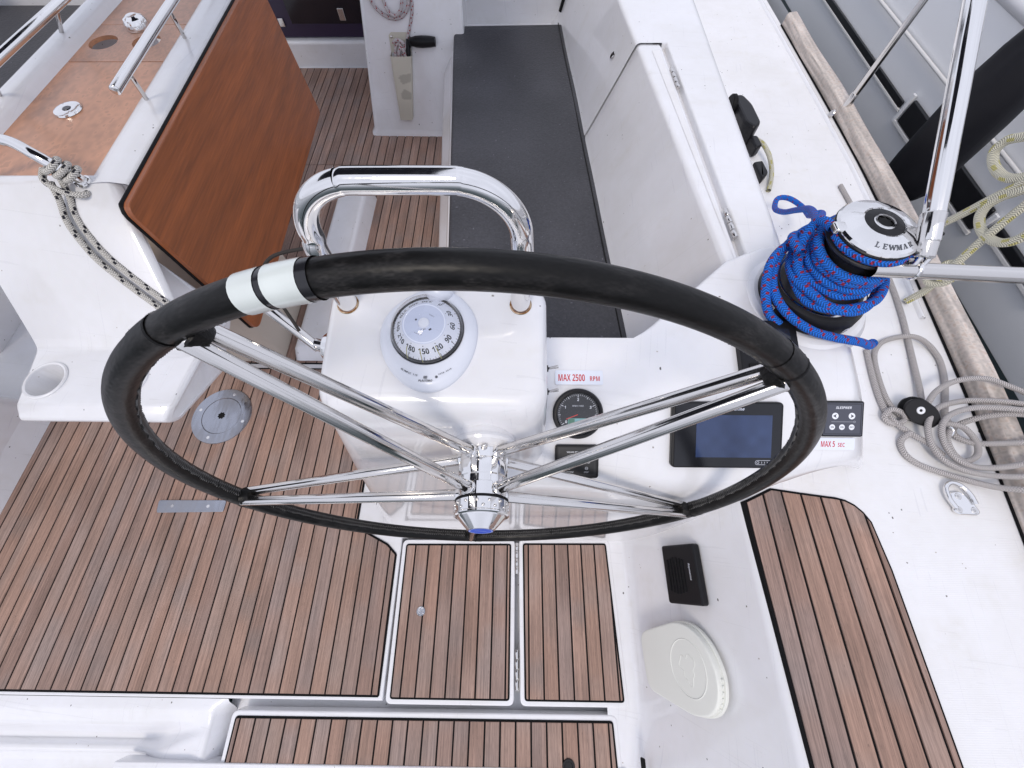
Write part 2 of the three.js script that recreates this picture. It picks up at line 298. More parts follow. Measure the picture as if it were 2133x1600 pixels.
{
  const rows = []; for (let i = 0; i <= 46; i++) { const z = lerp(-3.6, 1.0, i / 46), x1 = toeX(z); rows.push([0, 0.25, 0.5, 0.75, 1].map(t => v3(lerp(x1, z > -0.15 ? 0.64 : 0.66, t), 0.525, z))); }
  part(deck, 'deck_panel', grid(rows), nonskid);
  const lip = []; for (let i = 0; i <= 46; i++) { const z = lerp(-3.6, -0.75, i / 46), x = toeX(z) - 0.034; lip.push([[-0.012, 0.524], [-0.008, 0.532], [0, 0.534], [0.006, 0.530], [0.008, 0.524]].map(([dx, y]) => v3(x + dx, y, z)).reverse()); }
  part(deck, 'gunwale_lip', grid(lip), gelcoat);
  const hullR = []; for (let i = 0; i <= 30; i++) { const z = lerp(-3.6, 1.0, i / 30), x = toeX(z) + 0.07; hullR.push([v3(x, 0.53, z), v3(x + 0.02, 0.3, z), v3(x - 0.02, 0, z), v3(x - 0.12, -0.6, z)].reverse()); }
  part(deck, 'topsides', grid(hullR), gelcoat);
  const seat = [[0.588, -0.178], [0.665, -0.212], [0.742, -0.201], [0.828, -0.190], [0.850, -0.184], [0.870, -0.172], [0.886, -0.154], [0.898, -0.130], [0.906, -0.02], [0.905, 0.34], [0.90, 0.95], [0.602, 0.95], [0.600, 0.34]];
  planks(deck, seat, 0.6415, 0.0487, 0.006, 0.531, 0.02, [], 0.006);
}
const toe = thing('toe_rail', 'weathered speckled wooden toe rail along the starboard deck edge', 'toe rail', [1.36, 0.525, -1.2]);
{
  const rows = []; const pr = fillet([[0.000, 0.520], [0.003, 0.574], [0.048, 0.580], [0.064, 0.520]], 0.010, 4);
  for (let i = 0; i <= 60; i++) { const z = lerp(-2.58, 1.0, i / 60), x = toeX(z) + 0.004 * Math.sin(z * 9); rows.push(pr.map(([dx, y]) => v3(x + dx, y, z)).reverse()); }
  part(toe, 'rail', [grid(rows), capFan(rows[0].slice().reverse())], toeMat);
  part(toe, 'bead', tube(Array.from({ length: 30 }, (_, i) => { const z = lerp(-2.57, 1.0, i / 29); return [toeX(z) - 0.004, 0.528, z]; }), 0.0035, 90, 6), caulkMat);
}

// starboard settee, coaming
const xr = z => -0.405 + 0.0663 * (z + 1.546), xl = z => -0.251 + 0.0613 * (z + 0.918), xc = z => 0.364 + 0.0638 * (z + 0.712), xi = z => 0.548 + 0.09 * (z + 0.69), xh = z => 0.576 + 0.043 * (z + 0.8), xo = z => 0.70 - 0.0124 * (z + 0.73);
const settee = struct('settee', 'white moulded starboard settee under the dark cushion', 'settee');
{
  const rows = []; for (let i = 0; i <= 20; i++) { const z = lerp(-3.3, -0.40, i / 20); rows.push(fillet([[xr(z) + 0.02, -0.01], [xr(z) + 0.045, 0.30], [xl(z) - 0.018, 0.375], [xl(z) - 0.014, 0.405], [xc(z) + 0.12, 0.405]], [0, 0.02, 0.01, 0.01, 0], 4).map(([x, y]) => v3(x, y, z)).reverse()); }
  part(settee, 'seat_moulding', grid(rows), gelcoat);
  part(settee, 'fore_bulkhead', (() => {   // bulkhead at the settee's forward end
    const s = new THREE.Shape([[-0.52, 0.0], [0.74, 0.0], [0.70, 0.98], [-0.52, 1.10]].map(p => new THREE.Vector2(...p)));
    const h = new THREE.Path(roundPoly([[-0.53 + 0.03, 0.525], [-0.028, 0.512], [-0.02, 0.80], [-0.50, 0.80]], 0.03).map(p => new THREE.Vector2(...p))); s.holes.push(h);
    const g = new THREE.ExtrudeGeometry(s, { depth: 0.05, bevelEnabled: true, bevelSize: 0.006, bevelThickness: 0.006, bevelOffset: -0.006, bevelSegments: 2 }); g.translate(0, 0, -2.95); return metreUV(g);
  })(), gelcoat);
  part(settee, 'window_pane', box(-0.53, 0.0, 0.49, 0.82, -2.945, -2.93), phys({ color: lin(0.006, 0.006, 0.007), roughness: 0.08 }));
}
const coaming = struct('cockpit_coaming', 'white coaming behind the starboard settee', 'coaming');
const backProf = (z, o, xEnd, yEnd) => fillet([[xc(z) - 0.03 - o, 0.40], [xc(z) + 0.012 - o, 0.45], [lerp(xc(z), xi(z), 0.64) - o, 0.66], [xi(z) - o, 0.79 + o], [xEnd, 0.79 + o], [xEnd, yEnd]], [0, 0.03, 0.06, 0.014, 0.006, 0], 6);
{
  const mk = (z0, z1, o, xe, ye, n = 24) => { const rows = []; for (let i = 0; i <= n; i++) { const z = lerp(z0, z1, i / n); rows.push(backProf(z, o, xe(z), ye).map(([x, y]) => v3(x, y, z)).reverse()); } return grid(rows); };
  const outer = []; for (let i = 0; i <= 24; i++) { const z = lerp(-3.3, -0.56, i / 24), a = z < -1.782 ? 0 : 0.014; outer.push(fillet([[xh(z) + a, 0.76], [xh(z) + a, 0.802], [xo(z), 0.802], [xo(z) + 0.07, 0.515]], [0, 0.009, 0.03, 0], 6).map(([x, y]) => v3(x, y, z)).reverse()); }
  const outerFwd = []; for (let i = 0; i <= 10; i++) { const z = lerp(-3.3, -1.783, i / 10); outerFwd.push(fillet([[xh(z) - 0.03, 0.801], [xo(z), 0.802], [xo(z) + 0.07, 0.515]], [0, 0.03, 0], 6).map(([x, y]) => v3(x, y, z)).reverse()); }
  const outerAft = []; for (let i = 0; i <= 14; i++) { const z = lerp(-1.783, -0.5, i / 14); outerAft.push(fillet([[xh(z) + 0.013, 0.75], [xh(z) + 0.013, 0.802], [xo(z), 0.802], [xo(z) + 0.07, 0.515]], [0, 0.009, 0.03, 0], 6).map(([x, y]) => v3(x, y, z)).reverse()); }
  part(coaming, 'coaming_moulding', [mk(-3.3, -1.783, 0.011, xh, 0.7), mk(-1.84, -0.5, 0.003, z => xh(z) - 0.03, 0.7), grid([-1.84, -0.5].map(z => [v3(xh(z) + 0.04, 0.776, z), v3(xh(z) - 0.05, 0.776, z)])), mk(-0.684, -0.5, 0.011, xh, 0.7, 6), grid(outerFwd), grid(outerAft),
    box(xh(-1.78) - 0.003, xh(-1.78) + 0.016, 0.76, 0.801, -1.795, -1.78)], gelcoat);
  part(coaming, 'screw_cap', (() => { const g = lathe([[0.0001, 0.002], [0.012, 0.002], [0.014, 0]], 20); g.rotateZ(0.95); g.translate(0.383, 0.70, -1.92); return g; })(), steel);
}
const lid = thing('locker_lid', 'long white locker lid in the coaming behind the dark cushion', 'locker lid', [0.45, 0.45, -1.23]);
{
  const rows = []; for (let i = 0; i <= 40; i++) {
    const t = i / 40, z = lerp(-1.7795, -0.688, t), e = Math.max(sm(0.012, 0, t), sm(0.988, 1, t)) * 0.004;
    rows.push(backProf(z, 0.011 - e, xh(z) - 0.010, 0.765).map(([x, y]) => v3(x, y, z)).reverse());
  }
  part(lid, 'lid_panel', grid(rows), gelcoat);
  const rib = []; for (let i = 0; i <= 20; i++) { const z = lerp(-1.73, -0.73, i / 20); rib.push([v3(xh(z) - 0.022, 0.8022, z), v3(lerp(xh(z), xi(z), 0.62), 0.8022, z)]); }
  part(lid, 'tread_strip', grid(rib), nonskid);
}
hinge('stainless hinge at the forward end of the coaming locker lid', [0.5385, 0.803, -1.55], [0.043, 0, 1], 0.118, 0.013);
hinge('stainless hinge at the aft end of the coaming locker lid', [0.574, 0.803, -0.862], [0.043, 0, 1], 0.105, 0.013);
const cush = thing('seat_cushion', 'long dark grey cushion on the starboard settee', 'cushion', [-0.02, 0.41, -1.6]);
{
  const rows = []; const n = 44;
  for (let i = 0; i <= n; i++) {
    const t = i / n, z0 = -2.80 + 0.03 * 0, z = lerp(-2.80, -0.45, t), e = sm(0.0, 0.012, t), a = xl(z), b = xc(z) + 0.006, row = [];
    const pf = fillet([[a + 0.02, 0.408], [a - 0.002, 0.425], [a + 0.002, 0.457], [b - 0.002, 0.459], [b + 0.008, 0.43], [b, 0.408]], [0, 0.012, 0.022, 0.016, 0.012, 0], 6);
    pf.forEach(([x, y]) => { const s = (x - a) / (b - a), zc = 0.035 * 4 * s * (1 - s); row.push(v3(x, lerp(0.41, y + 0.005 * Math.sin(z * 3.1 + 1) * Math.sin(s * 3.1) + 0.003 * Math.sin(z * 7.3 + s * 4) * Math.sin(s * 6.2 + z * 2), e), z + zc * sm(0.06, 0, t) - 0.022 * (s > 0.8 ? (s - 0.8) : 0))); });
    rows.push(row.reverse());
  }
  part(cush, 'cover', grid(rows), cushion);
  part(cush, 'piping', tube(Array.from({ length: 30 }, (_, i) => { const z = lerp(-2.76, -0.45, i / 29); return [xc(z) - 0.016, 0.4605, z]; }), 0.0028, 90, 6), leather);
}

// forward: column with the winch-handle pocket, companionway
const column = struct('bulkhead_column', 'white sloping column beside the companionway', 'column');
{
  const zf = y => -2.51 - 0.35 * y; const rows = [];
  const plan = (y) => { const z = zf(y), x0 = -0.914 + 0.12 * y, w = 0.05; return fillet([[x0 + 0.02, -3.6], [x0, z], [-0.30, z + 0.012], [-0.30, -3.6]], [0, 0.035, 0.02, 0], 6).map(([x, zz]) => v3(x, y, zz)); };
  for (const [y, g] of [[-0.02, 0.012], [0.012, 0.012], [0.028, 0], [0.3, 0], [0.6, 0], [0.85, 0], [1.1, 0]]) rows.push(plan(y).map(p => v3(p.x - (p.x < -0.6 ? g : 0), p.y, p.z + (p.z > -3 ? g : 0))));
  part(column, 'column_moulding', grid(rows), gelcoat);
}
const comp = struct('companionway', 'white companionway step below dark washboards', 'companionway');
part(comp, 'step', box(-1.70, -0.85, -0.02, 0.15, -3.5, -3.285, 0.02), gelcoat);
part(comp, 'port_column', box(-2.0, -1.70, -0.02, 1.6, -3.6, -3.26, 0.03), gelcoat);
const plexi = phys({ color: lin(0.010, 0.008, 0.014), roughness: 0.12 });
const purple = phys({ color: lin(0.028, 0.018, 0.05), roughness: 0.3 });
part(comp, 'washboard', box(-1.72, -0.85, 0.155, 0.42, -3.36, -3.32, 0.008), purple);
part(comp, 'door_pane', box(-1.52, -0.90, 0.235, 1.4, -3.319, -3.312, 0.003), plexi);
part(comp, 'hinge_plate', box(-1.605, -1.57, 0.22, 0.265, -3.318, -3.308, 0.003), steel);
part(comp, 'latch', box(-1.185, -1.145, 0.255, 0.32, -3.31, -3.300, 0.004), steel);
// foot brace along the floor
const brace = struct('foot_brace', 'long white moulded foot brace on the teak floor', 'foot brace');
{
  const rows = []; for (let i = 0; i <= 30; i++) { const t = i / 30, z = lerp(-1.96, -0.872, t), e = sm(1, 0.965, t) * sm(0, 0.03, t); rows.push(fillet([[-1.02, -0.008], [-0.995, 0.06 * e], [-0.84, 0.075 * e], [-0.80, -0.008]], [0, 0.02, 0.02, 0], 5).map(([x, y]) => v3(x, y, z)).reverse()); }
  part(brace, 'brace_moulding', grid(rows), gelcoat);
}

// helm console and pedestal, starboard; its twin to port
const consoleS = struct('helm_console', 'white starboard helm console with instrument panel', 'console');
{
  const backZ = x => x < 0.24 ? -0.435 : x < 0.47 ? lerp(-0.435, -0.645, (x - 0.24) / 0.23) : x < 0.57 ? lerp(-0.645, -0.69, (x - 0.47) / 0.10) : -0.69;
  const rows = []; const xs = []; for (let i = 0; i <= 30; i++) xs.push(lerp(-0.02, 0.62, i / 30)); for (let i = 1; i <= 26; i++) xs.push(lerp(0.62, 0.955, i / 26));
  for (const x of xs) {
    const bz = backZ(x), zf = lerp(-0.138, -0.116, sm(0, 0.4, x)) - 0.09 * sm(0.42, 0.75, x);
    const f = fillet([[zf, -0.02], [zf - 0.02 - 0.03 * sm(0.4, 0.7, x), 0.70], [-0.165 - 0.03 * sm(0.45, 0.7, x), 0.785 + 0.0165 * sm(0.45, 0.7, x)], [-0.336, 0.879], [-0.433, 0.90], [bz, 0.902], [bz - 0.012, 0.40]], [0, 0.06, 0.05, 0.03, 0.02, 0.016, 0], 7);
    const t = Math.max(0, (x - 0.66) / 0.295), d = 0.55 * t * t * (3 - 2 * t) + 0.45 * t;
    rows.push(f.map(([z, y]) => v3(x, y > 0.515 ? lerp(y, 0.515, d) : y, z - 0.10 * t * t * sm(-0.45, -0.16, z))));
  }
  part(consoleS, 'panel_moulding', grid(rows), gelcoat);
  part(consoleS, 'winch_pad', (() => { const g = lathe([[0.0001, 0.908], [0.108, 0.908], [0.118, 0.903], [0.128, 0.89], [0.133, 0.87]], 64, 0.4); g.translate(0.612, 0, -0.537); return metreUV(g); })(), gelcoat);
}
const rrect = (x0, x1, z0, z1, r, n = 8) => { const o = []; const cs = [[x1 - r, z1 - r, 0], [x0 + r, z1 - r, 1], [x0 + r, z0 + r, 2], [x1 - r, z0 + r, 3]]; for (const [cx, cz, q] of cs) for (let i = 0; i <= n; i++) { const a = (q + i / n) * Math.PI / 2; o.push([cx + r * Math.cos(a), cz + r * Math.sin(a)]); } return o; };
const topY = z => 1.03 + (-0.245 - z) * 0.165;
function pedestal(st, mir) {
  const fx = x => mir === undefined ? x : 2 * mir - x;
  const spec = [[0, -0.505, 0.12, -0.66, -0.150, 0.05], [0.02, -0.495, 0.12, -0.65, -0.155, 0.05], [0.35, -0.43, 0.09, -0.58, -0.170, 0.05], [0.7, -0.365, 0.062, -0.51, -0.190, 0.045], [0.9, -0.325, 0.054, -0.47, -0.203, 0.04], [0.96, -0.318, 0.051, -0.46, -0.212, 0.04], [0.995, -0.315, 0.05, -0.452, -0.220, 0.04]];
  const rings = spec.map(([y, x0, x1, z0, z1, r]) => rrect(x0, x1, z0, z1, r).map(([x, z]) => v3(fx(x), y + (z - z1) * -0.165 * sm(0.85, 1, y), z)));
  const top = (dx, dz, r, dy) => rrect(-0.315 + dx, 0.05 - dx, -0.45 + dx, -0.220 - dz, r).map(([x, z]) => v3(fx(x), topY(z) + dy, z));
  rings.push(top(0.001, 0.006, 0.04, -0.016), top(0.005, 0.014, 0.04, -0.007), top(0.011, 0.024, 0.038, -0.002), top(0.018, 0.036, 0.036, 0), top(0.03, 0.05, 0.03, 0));
  if (mir === undefined) rings.forEach(r => r.reverse());
  const g = [grid(rings, true), capFan(rings[rings.length - 1])];
  return part(st, 'pedestal_moulding', g, gelcoat);
}
const ped = struct('steering_pedestal', 'white starboard steering pedestal carrying the compass', 'pedestal');
pedestal(ped);
const pedP = struct('port_pedestal', 'white foot of the port steering pedestal at the left edge', 'pedestal');
pedestal(pedP, -1.25);
part(pedP, 'flank', (() => { const rows = []; for (let i = 0; i <= 16; i++) { const z = lerp(-0.60, 0.28, i / 16); rows.push(fillet([[-1.985, -0.01], [-2.06, 0.20], [-2.35, 0.75], [-2.6, 0.78]], 0.06, 5).map(([x, y]) => v3(x, y, z))); } return [grid(rows), capFan(rows[16].concat([v3(-2.6, -0.01, 0.28)]))]; })(), gelcoat);
// port settee
const setP = struct('port_settee', 'white port settee beyond the table', 'settee');
part(setP, 'seat_moulding', [box(-3.3, -2.40, -0.02, 0.40, -3.3, -0.9, 0.02), box(-3.6, -3.1, 0.3, 0.85, -3.4, -0.6, 0.04), box(-3.3, -1.9, 0, 1.0, -3.7, -3.05, 0.03)], gelcoat);
const cushP = thing('seat_cushion', 'dark cushion on the port settee at the top left corner', 'cushion', [-2.8, 0.4, -2.0]);
part(cushP, 'cover', box(-3.1, -2.42, 0.405, 0.46, -3.0, -1.0, 0.02), cushion);

// ================================================================== THINGS
function frame(t, X, Y) { const x = v3(...X).normalize(), y = v3(...Y).normalize(), z = x.clone().cross(y); t.quaternion.setFromRotationMatrix(new THREE.Matrix4().makeBasis(x, y, z)); return t; }
const zLathe = (pts, seg = 48, crease = 0.6) => lathe(pts, seg, crease).rotateX(Math.PI / 2);   // profile height becomes +z
function plate(w, h, d, r, bev = 0.0015, z0 = 0) {   // rounded plate lying on z = z0, rising to z0 + d
  const s = new THREE.Shape(rrect(-w / 2, w / 2, -h / 2, h / 2, r, 5).map(p => new THREE.Vector2(...p)));
  const g = new THREE.ExtrudeGeometry(s, { depth: d - bev, bevelEnabled: true, bevelSize: bev, bevelThickness: bev, bevelOffset: -bev, bevelSegments: 2 }); g.translate(0, 0, z0); return metreUV(g);
}
function decal(w, h, z) { const g = new THREE.PlaneGeometry(w, h); g.translate(0, 0, z); return g; }
const printMat = (t, o = {}) => phys({ map: t, roughness: 0.35, ...o });

// ---------- steering wheel
{
  const C = [-0.054, 0.938, -0.136], R = 0.45, r = 0.0140;
  const w = thing('steering_wheel', 'large black leather-wrapped steering wheel with five pairs of polished spokes', 'steering wheel', C);
  frame(w, [0.991, -0.135, -0.001], [0.134, 0.986, -0.102]);
  const arcT = (a0, a1, rr, seg = 24) => { const g = new THREE.TorusGeometry(R, rr, seg, Math.max(6, Math.round((a1 - a0) / 1.6)), (a1 - a0) * Math.PI / 180); g.rotateZ(a0 * Math.PI / 180); const uv = g.attributes.uv; for (let i = 0; i < uv.count; i++) uv.setX(i, uv.getX(i) * (a1 - a0) / 60 + a0 / 60); return g; };
  const rim = loose(w, 'rim', arcT(0, 360, r, 28), leather);
  const sp = [0, 72, 144, -144, -72].map(a => a - 90);   // local angle, counter-clockwise from +x
  const threads = [];
  for (const ph of [0, Math.PI]) {
    const pts = []; const n = 620; for (let i = 0; i < n; i++) { const a = (i / n) * Math.PI * 2, q = Math.PI + 0.10 + 0.40 * (i % 2 ? 1 : -1) * (ph ? -1 : 1); const rr = r + 0.0003; pts.push(v3((R + rr * Math.cos(q)) * Math.cos(a), (R + rr * Math.cos(q)) * Math.sin(a), rr * Math.sin(q))); }
    threads.push(new THREE.TubeGeometry(new THREE.CatmullRomCurve3(pts, true, 'catmullrom', 0.1), n * 2, 0.0009, 4, true));
  }
  const st = loose(rim, 'stitching', mergeGeometries(threads), std({ color: lin(0.16, 0.155, 0.15), roughness: 0.8 }));
  sp.forEach((a) => {
    const d = v3(Math.cos(a * Math.PI / 180), Math.sin(a * Math.PI / 180), 0), side = v3(-d.y, d.x, 0);
    for (const s of [-1, 1]) {
      const z0 = s < 0 ? -0.041 : 0.020, z1 = s < 0 ? -0.0085 : 0.0085;
      loose(w, 'spoke', rod(d.clone().multiplyScalar(0.030).add(v3(0, 0, z0)), d.clone().multiplyScalar(0.441).add(v3(0, 0, z1)), 0.0092, 0.0080, 20), steel);
      const sock = loose(w, 'spoke_socket', rod(d.clone().multiplyScalar(0.030).add(v3(0, 0, z0)), d.clone().multiplyScalar(0.0425).add(v3(0, 0, z0 - z0 * 0.02)), 0.0112, 0.0112, 20), chrome);
    }
    // leather collar where the spokes enter and the sewn joint
    const col = rod(d.clone().multiplyScalar(0.425), d.clone().multiplyScalar(0.440), 0.0125, 0.0165, 16); loose(w, 'leather_collar', col, leather);
    const deg = a + 1.5; loose(w, 'sewn_joint', arcT(deg - 0.22, deg + 0.22, r + 0.0009, 20), blackMatte);
    loose(w, 'leather_overlap', arcT(deg, deg + (a > 30 || a < -200 ? 4.2 : 2), r + 0.0006, 20), leather);
  });
  const tapeTex = tex(256, 128, (u, v) => { const n = vnoise(u * 8, v * 6, 8, 6, 201), s = vnoise(u * 40, v * 3, 40, 3, 202), k = 0.96 + 0.08 * (n - 0.5) + 0.05 * (s - 0.5); return [226 * k, 233 * k, 230 * k]; });
  const tape = phys({ map: tapeTex, roughness: 0.22, clearcoat: 0.6, clearcoatRoughness: 0.15 });
  loose(w, 'white_tape', arcT(112.9, 115.5, r + 0.0012, 28), tape, 'white tape marking the rim'); loose(w, 'white_tape', arcT(108.9, 112.2, r + 0.0014, 28), tape, 'white tape marking the rim');
  const bt = phys({ color: lin(0.015, 0.015, 0.018), roughness: 0.18 }); loose(w, 'black_tape', arcT(111.9, 113.2, r + 0.0007, 28), bt); loose(w, 'black_tape', arcT(107.9, 109.1, r + 0.0010, 28), bt);
  // hub
  const hub = loose(w, 'hub', zLathe([[0.012, -0.068], [0.030, -0.068], [0.031, -0.055], [0.031, -0.052], [0.034, -0.050], [0.0345, -0.030], [0.0355, -0.028], [0.037, -0.016], [0.036, -0.004], [0.0345, -0.002], [0.0345, 0.008], [0.034, 0.010], [0.034, 0.030], [0.0365, 0.031]], 64, 0.35), chrome);
  hub.scale.set(1.12, 1.12, 1);
  loose(hub, 'seal_ring', zLathe([[0.030, 0.0305], [0.0378, 0.0305], [0.0378, 0.0345], [0.030, 0.0345]], 48), blackMatte);
  loose(hub, 'knurled_band', zLathe([[0.030, 0.0345], [0.0372, 0.0345], [0.0372, 0.052], [0.0385, 0.0535], [0.0385, 0.0555], [0.036, 0.057], [0.033, 0.057]], 64, 0.35), chrome);
  loose(hub, 'hub_cap', zLathe([[0.034, 0.0565], [0.0335, 0.058], [0.019, 0.0755], [0.0178, 0.0768], [0.0001, 0.0768]], 64, 0.3), chrome);
  const rivet = new THREE.SphereGeometry(0.0024, 12, 8); for (let row = 0; row < 2; row++) for (let k = 0; k < 14; k++) { const a = (k + row * 0.5) / 14 * Math.PI * 2; const m = loose(hub, 'rivet', rivet, steel); m.position.set(0.0372 * Math.cos(a), 0.0372 * Math.sin(a), 0.0395 + row * 0.0075); }
  const emb = canvasTex(256, 256, (g) => { g.fillStyle = '#0d4fd0'; g.fillRect(0, 0, 256, 256); g.strokeStyle = '#dfe6f5'; g.lineWidth = 6; g.beginPath(); g.arc(128, 128, 118, 0, 7); g.stroke(); g.lineWidth = 5; g.beginPath(); g.moveTo(60, 118); g.quadraticCurveTo(120, 112, 190, 150); g.stroke(); });
  const eg = new THREE.CircleGeometry(0.0168, 40); eg.translate(0, 0, 0.0771); loose(hub, 'emblem', eg, printMat(emb, { roughness: 0.5 }));
  loose(w, 'flange', zLathe([[0.02, -0.046], [0.036, -0.047], [0.047, -0.050], [0.0555, -0.054], [0.058, -0.058], [0.0565, -0.062], [0.054, -0.066], [0.054, -0.09]], 64, 0.5), gelcoat);
  const sc = new THREE.SphereGeometry(0.0055, 16, 10); for (const a of [92, 212, 332]) { const m = loose(w, 'flange_screw', sc, steel); m.position.set(0.041 * Math.cos(a * Math.PI / 180), 0.041 * Math.sin(a * Math.PI / 180), -0.045); m.scale.set(1, 1, 0.7); }
}
// ---------- compass
{
  const cx = -0.141, cz = -0.349, cy = topY(cz);
  const t = thing('compass', 'white domed steering compass on the pedestal top', 'compass', [cx, cy, cz]);
  frame(t, [1, 0, 0], [0, 0.1628, -0.9867]);   // local y forward along the slope, z out of the pedestal
  // egg-shaped bezel
  const out = []; for (let i = 0; i < 72; i++) { const a = i / 72 * Math.PI * 2, c = Math.cos(a), s = Math.sin(a); const rx = 0.076, ry = s > 0 ? 0.080 : 0.099; out.push([c * rx * (1 + 0.03 * Math.cos(2 * a)) * (s > 0 ? 1 - 0.16 * s * s * s : 1) + 0.012 * s * s * (s > 0 ? 0.6 : 0.4), s * ry]); }
  const rings = [[1, 0.0], [1, 0.003], [0.985, 0.0055], [0.955, 0.008], [0.9, 0.0115], [0.84, 0.0135]].map(([k, z]) => out.map(([x, y]) => v3(x * k, y * k, z)));
  const circ = (rr, z) => out.map(([x, y]) => { const a = Math.atan2(y, x); return v3(rr * Math.cos(a), rr * Math.sin(a), z); });
  rings.push(circ(0.0595, 0.0145), circ(0.0575, 0.0138), circ(0.0565, 0.006));
  const white = phys({ color: lin(0.72, 0.75, 0.83), roughness: 0.35, clearcoat: 0.3 });
  loose(t, 'bezel', grid(rings, true), white);
  const hood = new THREE.SphereGeometry(0.024, 24, 16); hood.scale(0.95, 0.75, 0.75); hood.translate(0.014, 0.066, 0.014); loose(t, 'hood', hood, white);
  loose(t, 'gimbal_ring', zLathe([[0.050, 0.008], [0.0562, 0.006], [0.0562, 0.0175], [0.0545, 0.0185], [0.052, 0.0175]], 64), blackPlastic);
  const strip = canvasTex(2048, 266, (g, W, H) => {
    g.fillStyle = '#d9dde9'; g.fillRect(0, 0, W, H); g.fillStyle = '#14161c'; g.strokeStyle = '#14161c'; g.textAlign = 'center'; g.textBaseline = 'middle';
    for (let k = 0; k < 72; k++) { const x = (k + 0.5) / 72 * W; const big = k % 6 === 0; g.lineWidth = big ? 5 : 3.4; g.beginPath(); g.moveTo(x, H - 4); g.lineTo(x, H - (k % 2 ? 34 : big ? 66 : 50)); g.stroke(); }
    for (let k = 0; k < 12; k++) { const x = (k * 6 + 0.5) / 72 * W; g.font = 'bold 116px sans-serif'; g.save(); g.translate(x, 112); g.scale(0.70, 1); g.fillText(String((360 - k * 30) % 360), 0, 0); g.restore(); g.beginPath(); g.arc(x, 36, 7, 0, 7); g.fill(); if (k % 3 === 0) { g.font = 'bold 36px sans-serif'; g.fillText(['N', 'W', 'S', 'E'][k / 3], x + 2, 188); } }
  });
  const N = 96, pos = [], uv = [], idx = []; for (let i = 0; i <= N; i++) { const f = i / N, a = -Math.PI / 2 + (f - (7 * 6 + 0.5) / 72) * Math.PI * 2; for (const [rr, z, v] of [[0.0535, 0.016, 0], [0.0335, 0.0385, 1]]) { pos.push(rr * Math.cos(a), rr * Math.sin(a), z); uv.push(f, v); } }
  for (let i = 0; i < N; i++) idx.push(i * 2, i * 2 + 2, i * 2 + 1, i * 2 + 1, i * 2 + 2, i * 2 + 3);
  const cg = new THREE.BufferGeometry(); cg.setAttribute('position', new THREE.Float32BufferAttribute(pos, 3)); cg.setAttribute('uv', new THREE.Float32BufferAttribute(uv, 2)); cg.setIndex(idx); cg.computeVertexNormals();
  const card = loose(t, 'compass_card', cg, std({ map: strip, roughness: 0.5 }));
  const disc = canvasTex(512, 512, (g) => {
    g.fillStyle = '#c3cbe0'; g.fillRect(0, 0, 512, 512); g.strokeStyle = '#dfe4f2'; g.lineWidth = 14; g.beginPath(); g.arc(256, 256, 240, 0, 7); g.stroke();
    g.fillStyle = '#2c2f3c'; g.fillRect(244, 290, 34, 40); g.save(); g.translate(330, 330); g.rotate(-0.5); g.fillRect(-16, -10, 32, 20); g.restore(); g.save(); g.translate(160, 210); g.rotate(0.6); g.fillRect(-12, -12, 20, 22); g.restore(); g.fillRect(290, 262, 18, 26);
    g.strokeStyle = '#3a3e4e'; g.lineWidth = 3; g.beginPath(); g.moveTo(236, 316); g.lineTo(208, 372); g.moveTo(258, 322); g.lineTo(232, 384); g.stroke();
    g.fillStyle = '#3a3e4e'; g.font = '20px sans-serif'; g.save(); g.translate(196, 392); g.rotate(0.35); g.fillText('PLASTIMO', -52, 0); g.restore(); g.save(); g.translate(330, 160); g.rotate(0.5); g.fillText('FRANCE', -30, 0); g.restore();
  });
  const dg = new THREE.CircleGeometry(0.0337, 48); dg.translate(0, 0, 0.0384); loose(card, 'card_top', dg, std({ map: disc, roughness: 0.5 }));
  loose(card, 'pivot', zLathe([[0.009, 0.0384], [0.008, 0.042], [0.003, 0.045], [0.0001, 0.045]], 24), white);
  for (const a of [-118, -92, -62]) { const A = a * Math.PI / 180, p = []; for (let k = 0; k <= 8; k++) { const q = k / 8 * 0.62 + 0.02; p.push(v3(0.0555 * Math.cos(q) * Math.cos(A), 0.0555 * Math.cos(q) * Math.sin(A), 0.012 + 0.0555 * Math.sin(q))); } loose(t, 'lubber_line', new THREE.TubeGeometry(new THREE.CatmullRomCurve3(p), 16, 0.0006, 5), std({ color: lin(0.35, 0.33, 0.10), roughness: 0.5 })); }
  const dome = new THREE.SphereGeometry(0.0572, 48, 20, 0, Math.PI * 2, 0, Math.PI / 2); dome.rotateX(Math.PI / 2); dome.translate(0, 0, 0.010);
  loose(t, 'glass_dome', dome, phys({ color: 0xffffff, transmission: 1, thickness: 0, roughness: 0.02, ior: 1.35 }));
  const lab = canvasTex(1024, 300, (g) => {
    g.clearRect(0, 0, 1024, 300); g.fillStyle = '#bcc6de'; g.fillStyle = '#1c1e26'; g.textAlign = 'center';
    const arc = (txt, a0, da, font, R0) => { g.font = font; [...txt].forEach((ch, i) => { const a = a0 + i * da; g.save(); g.translate(512 + R0 * Math.sin(a), -440 + R0 * Math.cos(a)); g.rotate(-a); g.fillText(ch, 0, 0); g.restore(); }); };
    arc('OLYMPIC 115', -0.60, 0.040, 'bold 34px sans-serif', 610); arc('2690-2018', 0.32, 0.038, 'bold 28px sans-serif', 610);
    g.font = 'bold italic 40px sans-serif'; g.fillText('PLASTIMO', 512, 236); g.lineWidth = 6; g.strokeStyle = '#1c1e26'; g.strokeRect(492, 160, 44, 30); g.strokeRect(506, 170, 18, 14); g.beginPath(); g.arc(668, 168, 15, 0, 7); g.stroke(); g.beginPath(); g.arc(668, 168, 6, 0, 7); g.stroke();
  });
